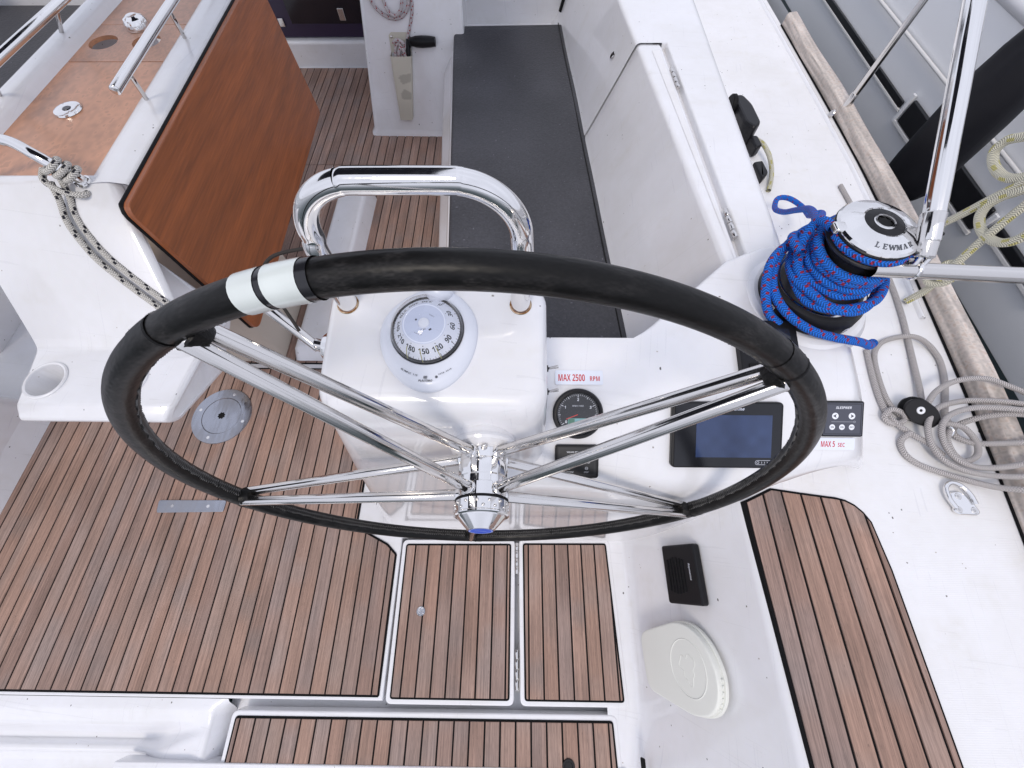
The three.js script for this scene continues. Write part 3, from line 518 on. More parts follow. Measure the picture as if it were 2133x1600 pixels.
  const lg = new THREE.PlaneGeometry(0.112, 0.0328, 24, 6); { const p = lg.attributes.position; for (let i = 0; i < p.count; i++) { const x = p.getX(i), y = p.getY(i) - 0.0755; const k = Math.hypot(x / 0.076, y / 0.099); p.setXYZ(i, x + 0.002, y, (k < 0.84 ? lerp(0.0147, 0.0135, (k - 0.6) / 0.24) : k < 0.9 ? lerp(0.0135, 0.0115, (k - 0.84) / 0.06) : lerp(0.0115, 0.008, (k - 0.9) / 0.055)) + 0.0010); } lg.computeVertexNormals(); }
  const lm = printMat(lab); lm.alphaMap = null; lm.transparent = true; lm.alphaTest = 0.4; loose(t, 'lettering', lg, lm);
}
// ---------- pedestal guard
{
  const t = thing('grab_bar', 'polished stainless hoop standing on the pedestal behind the wheel', 'grab bar', [-0.137, 1.05, -0.40]);
  const xa = -0.279, xb = 0.006, zt = -0.412, pts = [[xa, 1.035, -0.400], [xa, 1.12, -0.404], [xa - 0.002, 1.17, -0.407]];
  const rr = 0.088; for (let k = 0; k <= 8; k++) { const a = Math.PI - k / 8 * Math.PI / 2; pts.push([xa + rr + rr * Math.cos(a), 1.275 - rr + rr * Math.sin(a), zt]); } for (let k = 0; k <= 8; k++) { const a = Math.PI / 2 - k / 8 * Math.PI / 2; pts.push([xb - rr + rr * Math.cos(a), 1.275 - rr + rr * Math.sin(a), zt]); }
  pts.push([xb + 0.002, 1.15, -0.406], [xb, 1.10, -0.404], [xb, 1.035, -0.400]);
  part(t, 'hoop', tube(pts, 0.0158, 180, 28), chrome);
  const rust = tex(128, 32, (u, v) => { const n = vnoise(u * 20, v * 5, 20, 5, 301); return n > 0.45 ? [150 - 60 * v, 84, 40] : [196, 176, 150]; });
  for (const x of [xa, xb]) { const g = lathe([[0.0155, 0.0015], [0.0172, 0.001], [0.0182, 0]], 32); g.rotateX(0.163); g.translate(x, topY(-0.40) + 0.0005, -0.400); part(t, 'base_ring', g, std({ map: rust, roughness: 0.8 }), 'rust stained ring'); }
}
{
  const t = thing('cord', 'thin dark cord tied to the hoop leg beside the wheel tape', 'cord', [-0.29, 1.1, -0.42]);
  part(t, 'strand', tube([[-0.262, 1.165, -0.398], [-0.27, 1.10, -0.385], [-0.285, 1.12, -0.418], [-0.30, 1.135, -0.44], [-0.345, 1.125, -0.45], [-0.387, 1.117, -0.439], [-0.40, 1.09, -0.42], [-0.37, 1.02, -0.37]], 0.0028, 60, 8), std({ color: lin(0.03, 0.025, 0.022), roughness: 0.8 }));
}
// ---------- throttle
{
  const t = thing('throttle_lever', 'chrome engine throttle lever on the port side of the pedestal', 'throttle lever', [-0.33, 0.955, -0.372]);
  const bs = rod([-0.305, 0.955, -0.372], [-0.352, 0.96, -0.376], 0.030, 0.026, 32); part(t, 'rosette', bs, chrome);
  part(t, 'shaft', rod([-0.35, 0.958, -0.375], [-0.372, 0.962, -0.38], 0.012, 0.011, 20), steel);
  part(t, 'lever_arm', rod([-0.364, 0.96, -0.372], [-0.478, 0.99, -0.452], 0.0085, 0.011, 20), steel);
  const k = new THREE.SphereGeometry(0.021, 24, 16); k.scale(1.2, 0.8, 0.9); k.translate(-0.488, 0.992, -0.458); part(t, 'knob', k, chrome);
}
for (const [z, y, lab] of [[-0.340, 0.946, 'upper chrome toggle switch on the pedestal side above the sticker'], [-0.300, 0.932, 'lower chrome toggle switch on the pedestal side above the tachometer']]) {
  const t = thing('toggle_switch', lab, 'switch', [0.05, y, z], 'pedestal toggle switches');
  part(t, 'nut', rod([0.047, y, z], [0.054, y, z], 0.0085, 0.0085, 6), steel); part(t, 'boot', rod([0.054, y, z], [0.058, y + 0.0005, z], 0.0068, 0.006, 16), blackPlastic);
  part(t, 'bat', rod([0.057, y, z], [0.076, y + 0.003, z - 0.003], 0.0021, 0.0035, 14), steel);
}
// ---------- instruments on the console
const PN = [0, 0.482, -0.876], PU = [0, 0.2116, -0.9774];
{
  const t = thing('tachometer', 'round black engine tachometer with red needle', 'gauge', [0.121, 0.8545, -0.2885]); frame(t, [1, 0, 0], PN);
  loose(t, 'bezel_ring', zLathe([[0.0495, -0.002], [0.0495, 0.006], [0.047, 0.0105], [0.0425, 0.011], [0.0405, 0.007], [0.0405, 0.004]], 64, 0.5), blackPlastic);
  const face = canvasTex(512, 512, (g) => {
    g.fillStyle = '#15171f'; g.fillRect(0, 0, 512, 512); g.translate(256, 256); g.strokeStyle = '#eceff6'; g.fillStyle = '#eceff6'; g.textAlign = 'center'; g.textBaseline = 'middle';
    const A = (f) => (215 - 250 * f) * Math.PI / 180; for (let k = 0; k <= 40; k++) { const a = A(k / 40), l = k % 10 === 0 ? 40 : k % 5 === 0 ? 30 : 20; g.lineWidth = k % 5 === 0 ? 7 : 4; g.beginPath(); g.moveTo(238 * Math.cos(a), -238 * Math.sin(a)); g.lineTo((238 - l) * Math.cos(a), -(238 - l) * Math.sin(a)); g.stroke(); }
    g.font = 'bold 46px sans-serif'; for (let k = 0; k <= 4; k++) { const a = A(k / 4); g.fillText(String(k), 172 * Math.cos(a), -172 * Math.sin(a)); }
    g.font = '26px sans-serif'; g.fillText('RPM X 1000', 0, -96); g.fillStyle = '#5f8f8c'; g.fillRect(-120, 54, 230, 96); g.fillStyle = '#4d7f6a'; g.fillRect(-110, 60, 70, 84); g.fillStyle = '#7fb0b4'; g.fillRect(-36, 60, 140, 84);
    g.strokeStyle = '#d8372f'; g.lineWidth = 9; g.beginPath(); g.moveTo(0, 10); g.lineTo(-140, 66); g.stroke();
  });
  const fg = new THREE.CircleGeometry(0.0415, 48); fg.translate(0, 0, 0.0042); loose(t, 'dial', fg, printMat(face, { roughness: 0.6 }));
  const gl = new THREE.CircleGeometry(0.0412, 48); gl.translate(0, 0, 0.0075); loose(t, 'glass', gl, phys({ transmission: 1, thickness: 0, roughness: 0.02, ior: 1.5 }));
}
{
  const t = thing('engine_panel', 'small black engine key panel below the tachometer', 'control panel', [0.120, 0.8085, -0.206]); frame(t, [1, 0, 0], PN);
  loose(t, 'housing', plate(0.086, 0.066, 0.008, 0.006, 0.002), blackPlastic);
  const f = canvasTex(512, 400, (g) => { g.fillStyle = '#141518'; g.fillRect(0, 0, 512, 400); g.strokeStyle = '#2c2e33'; g.lineWidth = 5; g.strokeRect(24, 24, 464, 352); g.fillStyle = '#d9dbe0'; g.strokeStyle = '#d9dbe0'; g.lineWidth = 5; g.textAlign = 'center'; g.font = 'bold 30px sans-serif'; g.fillText('VOLVO PENTA', 220, 80); g.font = 'italic 26px sans-serif'; g.fillText('ALARM/DIM', 140, 352); g.fillText('STOP', 380, 352); for (const [x, y] of [[150, 290], [385, 290], [410, 200]]) { g.beginPath(); g.arc(x, y, 18, 0, 7); g.stroke(); g.beginPath(); g.moveTo(x - 12, y); g.lineTo(x + 12, y); g.stroke(); } });
  loose(t, 'keypad', decal(0.076, 0.058, 0.0084), printMat(f));
}
{
  const t = thing('chartplotter', 'black chartplotter with dark blue screen on the console', 'display', [0.411, 0.835, -0.2550]); frame(t, [1, 0, 0], PN);
  loose(t, 'housing', plate(0.214, 0.130, 0.012, 0.008, 0.003), blackPlastic);
  const f = canvasTex(1024, 620, (g) => { g.fillStyle = '#17181d'; g.fillRect(0, 0, 1024, 620); g.fillStyle = '#dfe3ee'; g.font = 'italic bold 40px sans-serif'; g.textAlign = 'center'; g.fillText('Raymarine', 560, 66); g.strokeStyle = '#c9ccd6'; g.lineWidth = 4; g.beginPath(); g.roundRect(790, 556, 170, 42, 20); g.stroke(); g.beginPath(); g.arc(815, 577, 11, 0, 7); g.stroke(); for (let k = 0; k < 4; k++) { g.beginPath(); g.arc(845 + k * 27, 577, 9, -1.2, 1.2); g.stroke(); } });
  loose(t, 'glass_front', decal(0.204, 0.1235, 0.0124), printMat(f, { roughness: 0.2 }));
  const dust = tex(256, 160, (u, v) => { const n = vnoise(u * 8, v * 5, 8, 5, 401), f2 = vnoise(u * 60, v * 40, 60, 40, 402), k = 1 + 0.14 * (n - 0.5) + 0.2 * (f2 > 0.8 ? f2 - 0.8 : 0); return [56 * k, 70 * k, 104 * k]; });
  const dg = decal(0.146, 0.083, 0.0128); dg.translate(0.012, -0.002, 0); loose(t, 'screen', dg, phys({ map: dust, roughness: 0.12 }));
}
{
  const t = thing('instrument_display', 'square black instrument display near the winch', 'display', [0.497, 0.8965, -0.412]); frame(t, [1, 0, 0], PU);
  loose(t, 'housing', plate(0.116, 0.114, 0.016, 0.008, 0.003), blackPlastic);
  loose(t, 'screen', decal(0.082, 0.062, 0.0164).translate(0.002, 0.008, 0), phys({ color: lin(0.02, 0.022, 0.032), roughness: 0.1 }));
  for (let k = 0; k < 4; k++) loose(t, 'button', plate(0.019, 0.013, 0.002, 0.003, 0.0006, 0.016).translate(-0.036 + k * 0.0245, -0.040, 0), blackMatte);
}
{
  const t = thing('thruster_panel', 'dark bow thruster keypad at the right end of the console', 'control panel', [0.637, 0.851, -0.2835]); frame(t, [1, 0, 0], PN);
  loose(t, 'housing', plate(0.080, 0.070, 0.005, 0.004, 0.0012), blackPlastic);
  const f = canvasTex(512, 440, (g) => { g.fillStyle = '#4b4d58'; g.fillRect(0, 0, 512, 440); g.strokeStyle = '#17181d'; g.lineWidth = 8; g.strokeRect(18, 18, 476, 404); g.fillStyle = '#e6e8ee'; g.textAlign = 'center'; g.font = 'italic bold 46px sans-serif'; g.fillText('SLEIPNER', 256, 84); for (const [x, d] of [[150, -1], [372, 1]]) { g.fillStyle = '#e9ecf2'; g.beginPath(); g.arc(x, 180, 44, 0, 7); g.fill(); g.fillStyle = '#33353f'; g.beginPath(); g.moveTo(x + d * 30, 180); g.lineTo(x - d * 18, 154); g.lineTo(x - d * 6, 180); g.lineTo(x - d * 18, 206); g.fill(); } ['ON', 'ON', 'OFF'].forEach((s, i) => { const x = 116 + i * 130; g.fillStyle = '#e9ecf2'; g.beginPath(); g.arc(x, 330, 38, 0, 7); g.fill(); g.fillStyle = '#33353f'; g.font = 'bold 30px sans-serif'; g.fillText(s, x, 341); }); g.strokeStyle = '#cfd2da'; g.lineWidth = 3; g.beginPath(); g.moveTo(100, 258); g.lineTo(400, 258); g.stroke(); g.beginPath(); g.arc(412, 258, 12, 0, 7); g.stroke(); });
  loose(t, 'keypad', decal(0.074, 0.064, 0.0054), printMat(f, { roughness: 0.4 }));
}
function sticker(name, label, pos, up, w, h, big, small, bigX, smallX) {
  const t = thing(name, label, 'sticker', pos, 'red warning stickers'); frame(t, [1, 0, 0], up);
  const f = canvasTex(1024, Math.round(1024 * h / w), (g, W, H) => { g.fillStyle = '#e4e9f4'; g.fillRect(0, 0, W, H); g.fillStyle = '#c3252c'; g.textBaseline = 'middle'; g.save(); g.translate(bigX, H * 0.52); g.scale(0.60, 1); g.font = `bold ${Math.round(H * 0.66)}px sans-serif`; g.fillText(big, 0, 0); g.restore(); g.save(); g.translate(smallX, H * 0.58); g.scale(0.74, 1); g.font = `bold ${Math.round(H * 0.46)}px sans-serif`; g.fillText(small, 0, 0); g.restore(); });
  const s = new THREE.Shape(rrect(-w / 2, w / 2, -h / 2, h / 2, 0.003, 4).map(p => new THREE.Vector2(...p))); const g = new THREE.ExtrudeGeometry(s, { depth: 0.0012, bevelEnabled: false }); const uv = g.attributes.uv, p = g.attributes.position; for (let i = 0; i < p.count; i++) uv.setXY(i, p.getX(i) / w + 0.5, p.getY(i) / h + 0.5);
  loose(t, 'label', g, printMat(f)); return t;
}
sticker('warning_sticker', 'white sticker with red lettering about 2500 rpm above the tachometer', [0.1235, 0.8840, -0.353], PU, 0.094, 0.029, 'MAX 2500', 'RPM', 56, 735);
sticker('warning_sticker', 'white sticker with red lettering about seconds below the thruster keypad', [0.621, 0.8275, -0.2395], PN, 0.088, 0.024, 'MAX 5', 'SEC', 250, 640);
// ---------- speaker and hatch box on the side wall
{
  const t = thing('loudspeaker', 'black rectangular slotted speaker on the white side wall', 'speaker', [0.5035, 0.2885, -0.008]); frame(t, [0, 0, 1], [0.347, 0.938, 0]);
  t.position.set(0.4985, 0.294, -0.008);
  loose(t, 'housing', plate(0.158, 0.138, 0.018, 0.008, 0.005), blackPlastic);
  for (let k = 0; k < 6; k++) loose(t, 'slat', plate(0.10 - Math.abs(k - 2.5) * 0.006, 0.0055, 0.0034, 0.002, 0.0012, 0.0175).translate(0.004, -0.048 + k * 0.0125, 0), blackMatte);
  const f = canvasTex(512, 96, (g) => { g.clearRect(0, 0, 512, 96); g.fillStyle = '#c9ccd4'; g.font = 'italic bold 70px sans-serif'; g.textAlign = 'center'; g.fillText('Raymarine', 256, 70); }); const m = printMat(f); m.transparent = true; m.alphaTest = 0.4;
  loose(t, 'lettering', decal(0.062, 0.0116, 0.0186).translate(-0.006, 0.040, 0), m);
}
{
  const t = thing('plastic_cover', 'rounded cream plastic cover with a raised ring on the white side wall', 'cover', [0.470, 0.235, 0.22]); frame(t, [0, 0, 1], [0.347, 0.938, 0]);
  const poly = roundPoly([[-0.062, -0.146], [-0.107, 0.026], [-0.100, 0.085], [-0.062, 0.135], [0.0, 0.160], [0.055, 0.150], [0.092, 0.115], [0.106, 0.055], [0.083, -0.134]], 0.035, 6).map(([x, y]) => new THREE.Vector2(x, y));
  const ex = (d, bev, k = 1) => { const s = new THREE.Shape(poly.map(p => p.clone().multiplyScalar(k))); return metreUV(toCreasedNormals(new THREE.ExtrudeGeometry(s, { depth: d - bev, bevelEnabled: true, bevelSize: bev, bevelThickness: bev, bevelOffset: -bev, bevelSegments: 4 }).toNonIndexed(), 0.5)); };
  loose(t, 'back_plate', ex(0.008, 0.002, 1.02), cream);
  loose(t, 'cover', ex(0.018, 0.004, 0.985).translate(0, 0, 0.009), cream);
  for (let k = 0; k < 6; k++) loose(t, 'vent_tooth', plate(0.006, 0.008, 0.004, 0.001, 0.0008, 0.012).translate(0, 0.1035, 0).rotateZ(-0.05 - k * 0.13).translate(0.004, 0.052, 0), cream);
  loose(t, 'lid_ring', new THREE.TorusGeometry(0.066, 0.0016, 8, 64).translate(0.0, 0.055, 0.0268), cream);
  const out = []; for (let i = 0; i < 40; i++) { const a = i / 40 * Math.PI * 2, q = 0.026 + 0.006 * Math.sin(3 * a + 1) + 0.003 * Math.sin(7 * a); out.push(v3(q * 1.2 * Math.cos(a), 0.055 + q * Math.sin(a), 0.0270)); }
  loose(t, 'emblem_outline', new THREE.TubeGeometry(new THREE.CatmullRomCurve3(out, true), 120, 0.0010, 6, true), cream);
}
{ const t = thing('drain_slot', 'small dark rectangular drain slot at the bottom of the side wall', 'drain', [0.375, 0.075, 0.50]); frame(t, [0, 0, 1], [0.45, 0.89, 0]); loose(t, 'slot', plate(0.05, 0.016, 0.004, 0.003, 0.001), blackMatte); }
// ---------- floor fittings
{
  const t = thing('deck_plate', 'round scuffed metal inspection plate screwed to the teak floor', 'deck plate', [-1.26, 0.0, -0.60]);
  const disc = (pts) => lathe(pts, 72, 0.5).translate(-1.26, 0, -0.60);
  part(t, 'rim', metreUV(disc([[0.082, 0.0045], [0.118, 0.0045], [0.1235, 0.0035], [0.125, 0.0]])), scuffed); part(t, 'lid', metreUV(disc([[0.0105, 0.0044], [0.0795, 0.0044], [0.0808, 0.003]])), scuffed);
  const star = []; for (let i = 0; i < 16; i++) { const a = i / 16 * Math.PI * 2, q = i % 2 ? 0.0165 : 0.0125; star.push([-1.26 + q * Math.cos(a), -0.60 + q * Math.sin(a)]); } part(t, 'key_socket', extrudeY(star, 0.001, 0.0050), blackMatte);
  for (let k = 0; k < 4; k++) { const a = k * Math.PI / 2 + 0.25; part(t, 'screw', lathe([[0.0001, 0.0055], [0.003, 0.0055], [0.0065, 0.0045]], 16).translate(-1.26 + 0.101 * Math.cos(a), 0, -0.60 + 0.101 * Math.sin(a)), steel); }
}
{ const t = thing('floor_strip', 'flat grey metal strip screwed across the teak planks', 'metal strip', [-1.26, 0.0, -0.224]); part(t, 'strip', extrudeY(roundPoly([[-1.39, -0.247], [-1.125, -0.249], [-1.125, -0.206], [-1.382, -0.200]], 0.008, 3), 0.0005, 0.004, 0.0008), scuffed); for (const x of [-1.33, -1.19]) part(t, 'screw', lathe([[0.0001, 0.005], [0.003, 0.005], [0.006, 0.0041]], 14).translate(x, 0, -0.226), steel); }

// ---------- winch with the blue line
{
  const ax = 0.612, az = -0.537;
  const t = thing('winch', 'chrome topped black sheet winch on the coaming', 'winch', [ax, 0.92, az]);
  const L = (p, c = 0.5) => lathe(p, 72, c).translate(ax, 0, az);
  part(t, 'base_skirt', L([[0.060, 0.905], [0.099, 0.905], [0.101, 0.909], [0.0985, 0.932], [0.092, 0.945], [0.084, 0.949]]), blackPlastic);
  part(t, 'base_ring', L([[0.080, 0.949], [0.0845, 0.9495], [0.0845, 0.9515], [0.080, 0.952]]), steel);
  part(t, 'drum', L([[0.080, 0.952], [0.074, 0.966], [0.062, 0.980], [0.055, 0.992], [0.052, 1.010], [0.052, 1.040], [0.055, 1.050], [0.0655, 1.060], [0.0665, 1.064], [0.058, 1.070], [0.058, 1.074]]), std({ color: lin(0.02, 0.02, 0.022), roughness: 0.38 }));
  part(t, 'jaw', L([[0.056, 1.076], [0.0655, 1.081], [0.0668, 1.086], [0.064, 1.089]]), blackPlastic);
  const top = part(t, 'top_cap', L([[0.0655, 1.0875], [0.0662, 1.0905], [0.063, 1.0945], [0.048, 1.101], [0.034, 1.104], [0.0315, 1.1035]], 0.4), chrome);
  part(top, 'socket_ring', L([[0.0315, 1.1030], [0.0275, 1.1045], [0.0175, 1.1045], [0.0172, 1.1035]]), blackPlastic);
  part(top, 'socket_collar', L([[0.0172, 1.1040], [0.0162, 1.1058], [0.0132, 1.1058], [0.0125, 1.103], [0.0118, 1.090]]), chrome);
  const star = []; for (let i = 0; i < 16; i++) { const a = i / 16 * Math.PI * 2, q = i % 2 ? 0.0122 : 0.0094; star.push([ax + q * Math.cos(a), az + q * Math.sin(a)]); } part(top, 'socket', extrudeY(star, 1.09, 1.1035), blackMatte);
  const arm = box(ax - 0.076, ax - 0.050, 1.083, 1.0965, az - 0.012, az + 0.010, 0.005); part(t, 'feeder_arm', arm, chrome);
  const lt = canvasTex(512, 512, (g) => { g.clearRect(0, 0, 512, 512); g.fillStyle = '#5d6068'; g.textAlign = 'center'; g.font = 'bold 46px serif';[...'LEWMAR'].forEach((ch, i) => { const a = 0.02 + (i - 2.5) * 0.21; g.save(); g.translate(256 + 212 * Math.sin(a), 256 + 212 * Math.cos(a)); g.rotate(-a); g.fillText(ch, 0, 14); g.restore(); }); });
  const lg = new THREE.RingGeometry(0.0485, 0.0628, 64, 3); lg.rotateX(-Math.PI / 2); { const p = lg.attributes.position, uv = lg.attributes.uv; for (let i = 0; i < p.count; i++) { const q = Math.hypot(p.getX(i), p.getZ(i)); uv.setXY(i, p.getX(i) / 0.128 + 0.5, 0.5 - p.getZ(i) / 0.128); p.setY(i, lerp(1.101, 1.0945, (q - 0.048) / 0.015) + 0.0006); } lg.computeVertexNormals(); } lg.translate(ax, 0, az);
  const lm = std({ map: lt, roughness: 0.4, transparent: true, alphaTest: 0.4 }); part(top, 'lettering', lg, lm);
  const flag = canvasTex(128, 96, (g) => { g.clearRect(0, 0, 128, 96); g.strokeStyle = '#e8eaf0'; g.lineWidth = 12; g.strokeRect(8, 8, 112, 80); g.beginPath(); g.moveTo(8, 8); g.lineTo(120, 88); g.moveTo(120, 8); g.lineTo(8, 88); g.moveTo(64, 8); g.lineTo(64, 88); g.moveTo(8, 48); g.lineTo(120, 48); g.stroke(); });
  const fm = std({ map: flag, transparent: true, alphaTest: 0.4, roughness: 0.5 });
  for (const [a, w] of [[158, 0.015], [62, 0.03]]) { const A = a * Math.PI / 180, pos = [], uv = [], idx = []; for (let i = 0; i <= 6; i++) { const q = A + (i / 6 - 0.5) * w / 0.0945; for (const [y, v] of [[0.914, 0], [0.927, 1]]) { pos.push(ax + 0.1012 * Math.cos(q), y, az + 0.1012 * Math.sin(q)); uv.push(1 - i / 6, v); } } for (let i = 0; i < 6; i++) idx.push(i * 2, i * 2 + 1, i * 2 + 2, i * 2 + 2, i * 2 + 1, i * 2 + 3); const g = new THREE.BufferGeometry(); g.setAttribute('position', new THREE.Float32BufferAttribute(pos, 3)); g.setAttribute('uv', new THREE.Float32BufferAttribute(uv, 2)); g.setIndex(idx); g.computeVertexNormals(); part(t, 'emblem', g, fm); }
  // the line
  const P = (deg, r, y) => [ax + r * Math.cos(deg * Math.PI / 180), y, az + r * Math.sin(deg * Math.PI / 180)];   // deg: 0 = starboard, 90 = aft
  const rl = thing('sheet_line', 'bright blue rope with red flecks wrapped round the winch', 'rope', [ax, 0.94, az]);
  const RR = 0.0086, main = [], tilt = (d, k) => k * Math.sin((d - 205) * Math.PI / 180);
  for (let d = -60; d <= 1020; d += 14) main.push(P(d, 0.0635 + 0.0012 * Math.sin(d * 0.13), 0.988 + 0.0165 * (d + 60) / 360 + tilt(d, 0.006)));
  for (let d = 1034; d <= 1350; d += 14) { const f = (d - 1034) / 316; main.push(P(d, 0.0625 + 0.004 * f, 1.037 + 0.010 * f + tilt(d, 0.010))); }
  for (const [d, r, y] of [[1365, 0.069, 1.052], [1385, 0.071, 1.062], [1405, 0.069, 1.070], [1430, 0.065, 1.0745], [1460, 0.062, 1.0755], [1500, 0.061, 1.0755], [1530, 0.061, 1.0755], [1560, 0.061, 1.0755], [1590, 0.061, 1.0755], [1620, 0.0615, 1.0765]]) main.push(P(d, r, y));
  const low = []; for (let k = 0; k <= 58; k++) { const d = -130 + k * 13; low.push(P(d, 0.0815 + 0.003 * Math.sin(k * 0.5) + 0.004 * Math.cos((d - 30) * Math.PI / 180), 0.972 + 0.00036 * k + tilt(d, 0.016) * (0.7 + 0.3 * Math.sin(k)))); }
  const tail = [P(250, 0.078, 1.035), P(228, 0.090, 1.02), P(205, 0.101, 0.995), P(185, 0.107, 0.972), P(163, 0.109, 0.955), P(138, 0.110, 0.943), P(112, 0.111, 0.934), P(90, 0.113, 0.927), P(72, 0.122, 0.920), P(58, 0.134, 0.908), P(46, 0.150, 0.888), P(36, 0.160, 0.868)];
  const lead = [P(-150, 0.075, 0.998), P(-152, 0.10, 1.0), P(-172, 0.118, 0.985), P(-192, 0.123, 0.955), P(-208, 0.122, 0.928), P(-222, 0.116, 0.917)];
  const over = [P(150, 0.071, 0.985), P(178, 0.079, 1.0), P(200, 0.086, 1.03), P(212, 0.084, 1.06), P(205, 0.075, 1.075), P(190, 0.066, 1.08)];
  const bight = [P(-120, 0.085, 1.0), [0.61, 0.985, -0.655], [0.69, 0.935, -0.745], [0.80, 0.82, -0.88], [0.91, 0.69, -1.02], [0.962, 0.635, -1.09], [0.972, 0.615, -1.15], [0.950, 0.605, -1.20], [0.915, 0.60, -1.205], [0.888, 0.605, -1.15], [0.862, 0.66, -1.07], [0.79, 0.78, -0.94], [0.72, 0.885, -0.82], [0.64, 0.965, -0.69], P(-110, 0.10, 0.99), P(-150, 0.10, 1.02), P(-180, 0.09, 1.03)];
  const end = rod(P(37, 0.158, 0.876), P(30, 0.168, 0.846), 0.0092, 0.0088, 12);
  part(rl, 'line', [tube(main, RR, 700, 12), tube(low, RR, 420, 12), tube(tail, RR, 150, 12), tube(lead, RR, 90, 12), tube(over, RR, 80, 12), tube(bight, RR, 180, 12)], blueRope);
  part(rl, 'whipped_end', end, blueRope);
}
// ---------- side deck ropes and fittings
const DK = 0.525, gy = 0.0065;
{
  const t = thing('control_line', 'single grey rope running along the side deck to the block', 'rope', [1.24, DK, -0.95], 'grey deck lines');
  part(t, 'line', tube([[1.236, 0.533, -1.36], [1.243, 0.532, -1.2], [1.247, 0.532, -1.05], [1.242, 0.532, -0.90], [1.226, 0.533, -0.77], [1.206, 0.533, -0.67], [1.185, 0.535, -0.58], [1.158, 0.540, -0.48], [1.13, 0.545, -0.42]], 0.0075, 130, 10), greyRope);
}
{
  const t = thing('control_line', 'grey rope loops coiled over the block and toe rail', 'rope', [1.2, DK, -0.4], 'grey deck lines');
  const c = [];
  c.push([[1.066, 0.532, -0.63], [1.052, 0.532, -0.55], [1.043, 0.533, -0.47], [1.047, 0.536, -0.41], [1.075, 0.540, -0.365], [1.115, 0.543, -0.33], [1.14, 0.540, -0.30]]);
  c.push([[1.09, 0.536, -0.40], [1.060, 0.536, -0.45], [1.064, 0.533, -0.53], [1.082, 0.532, -0.61], [1.115, 0.533, -0.652], [1.165, 0.535, -0.672], [1.215, 0.543, -0.672], [1.252, 0.538, -0.650], [1.270, 0.533, -0.60], [1.255, 0.533, -0.53], [1.225, 0.533, -0.46], [1.205, 0.535, -0.42], [1.195, 0.54, -0.38]]);
  c.push([[1.135, 0.560, -0.435], [1.170, 0.575, -0.475], [1.225, 0.588, -0.500], [1.290, 0.600, -0.500], [1.350, 0.598, -0.475], [1.42, 0.592, -0.44], [1.50, 0.59, -0.41]]);
  c.push([[1.46, 0.602, -0.40], [1.38, 0.608, -0.415], [1.30, 0.603, -0.430], [1.22, 0.585, -0.440], [1.155, 0.570, -0.425], [1.118, 0.562, -0.385], [1.108, 0.555, -0.335], [1.125, 0.548, -0.290], [1.165, 0.545, -0.262], [1.215, 0.555, -0.245], [1.27, 0.585, -0.235], [1.34, 0.602, -0.245], [1.43, 0.60, -0.25]]);
  c.push([[1.45, 0.612, -0.375], [1.37, 0.618, -0.392], [1.29, 0.61, -0.408], [1.22, 0.595, -0.415], [1.165, 0.580, -0.400], [1.137, 0.570, -0.365], [1.137, 0.560, -0.320], [1.160, 0.553, -0.285], [1.205, 0.553, -0.265], [1.255, 0.58, -0.262], [1.32, 0.606, -0.275], [1.42, 0.605, -0.29]]);
  c.push([[1.075, 0.545, -0.362], [1.050, 0.534, -0.340], [1.048, 0.533, -0.305], [1.072, 0.533, -0.278], [1.115, 0.533, -0.258], [1.17, 0.535, -0.238], [1.225, 0.552, -0.215], [1.265, 0.588, -0.20], [1.34, 0.600, -0.19], [1.42, 0.598, -0.19]]);
  c.push([[1.42, 0.605, -0.36], [1.33, 0.598, -0.325], [1.27, 0.57, -0.325], [1.225, 0.545, -0.335], [1.20, 0.537, -0.36], [1.215, 0.542, -0.385], [1.27, 0.575, -0.40], [1.34, 0.60, -0.395], [1.43, 0.60, -0.37]]);
  c.push([[1.165, 0.56, -0.385], [1.205, 0.562, -0.372], [1.232, 0.552, -0.335], [1.225, 0.545, -0.30], [1.19, 0.54, -0.285], [1.165, 0.545, -0.305], [1.160, 0.55, -0.340], [1.172, 0.555, -0.365]]);
  part(t, 'line', c.map(p => tube(p, 0.0074, 0, 10)), greyRope);
  part(t, 'hitch', tube([[1.030, 0.540, -0.412], [1.048, 0.548, -0.428], [1.074, 0.548, -0.418], [1.078, 0.54, -0.40], [1.052, 0.534, -0.39], [1.034, 0.536, -0.40]], 0.0074, 50, 10, true), greyRope);
}
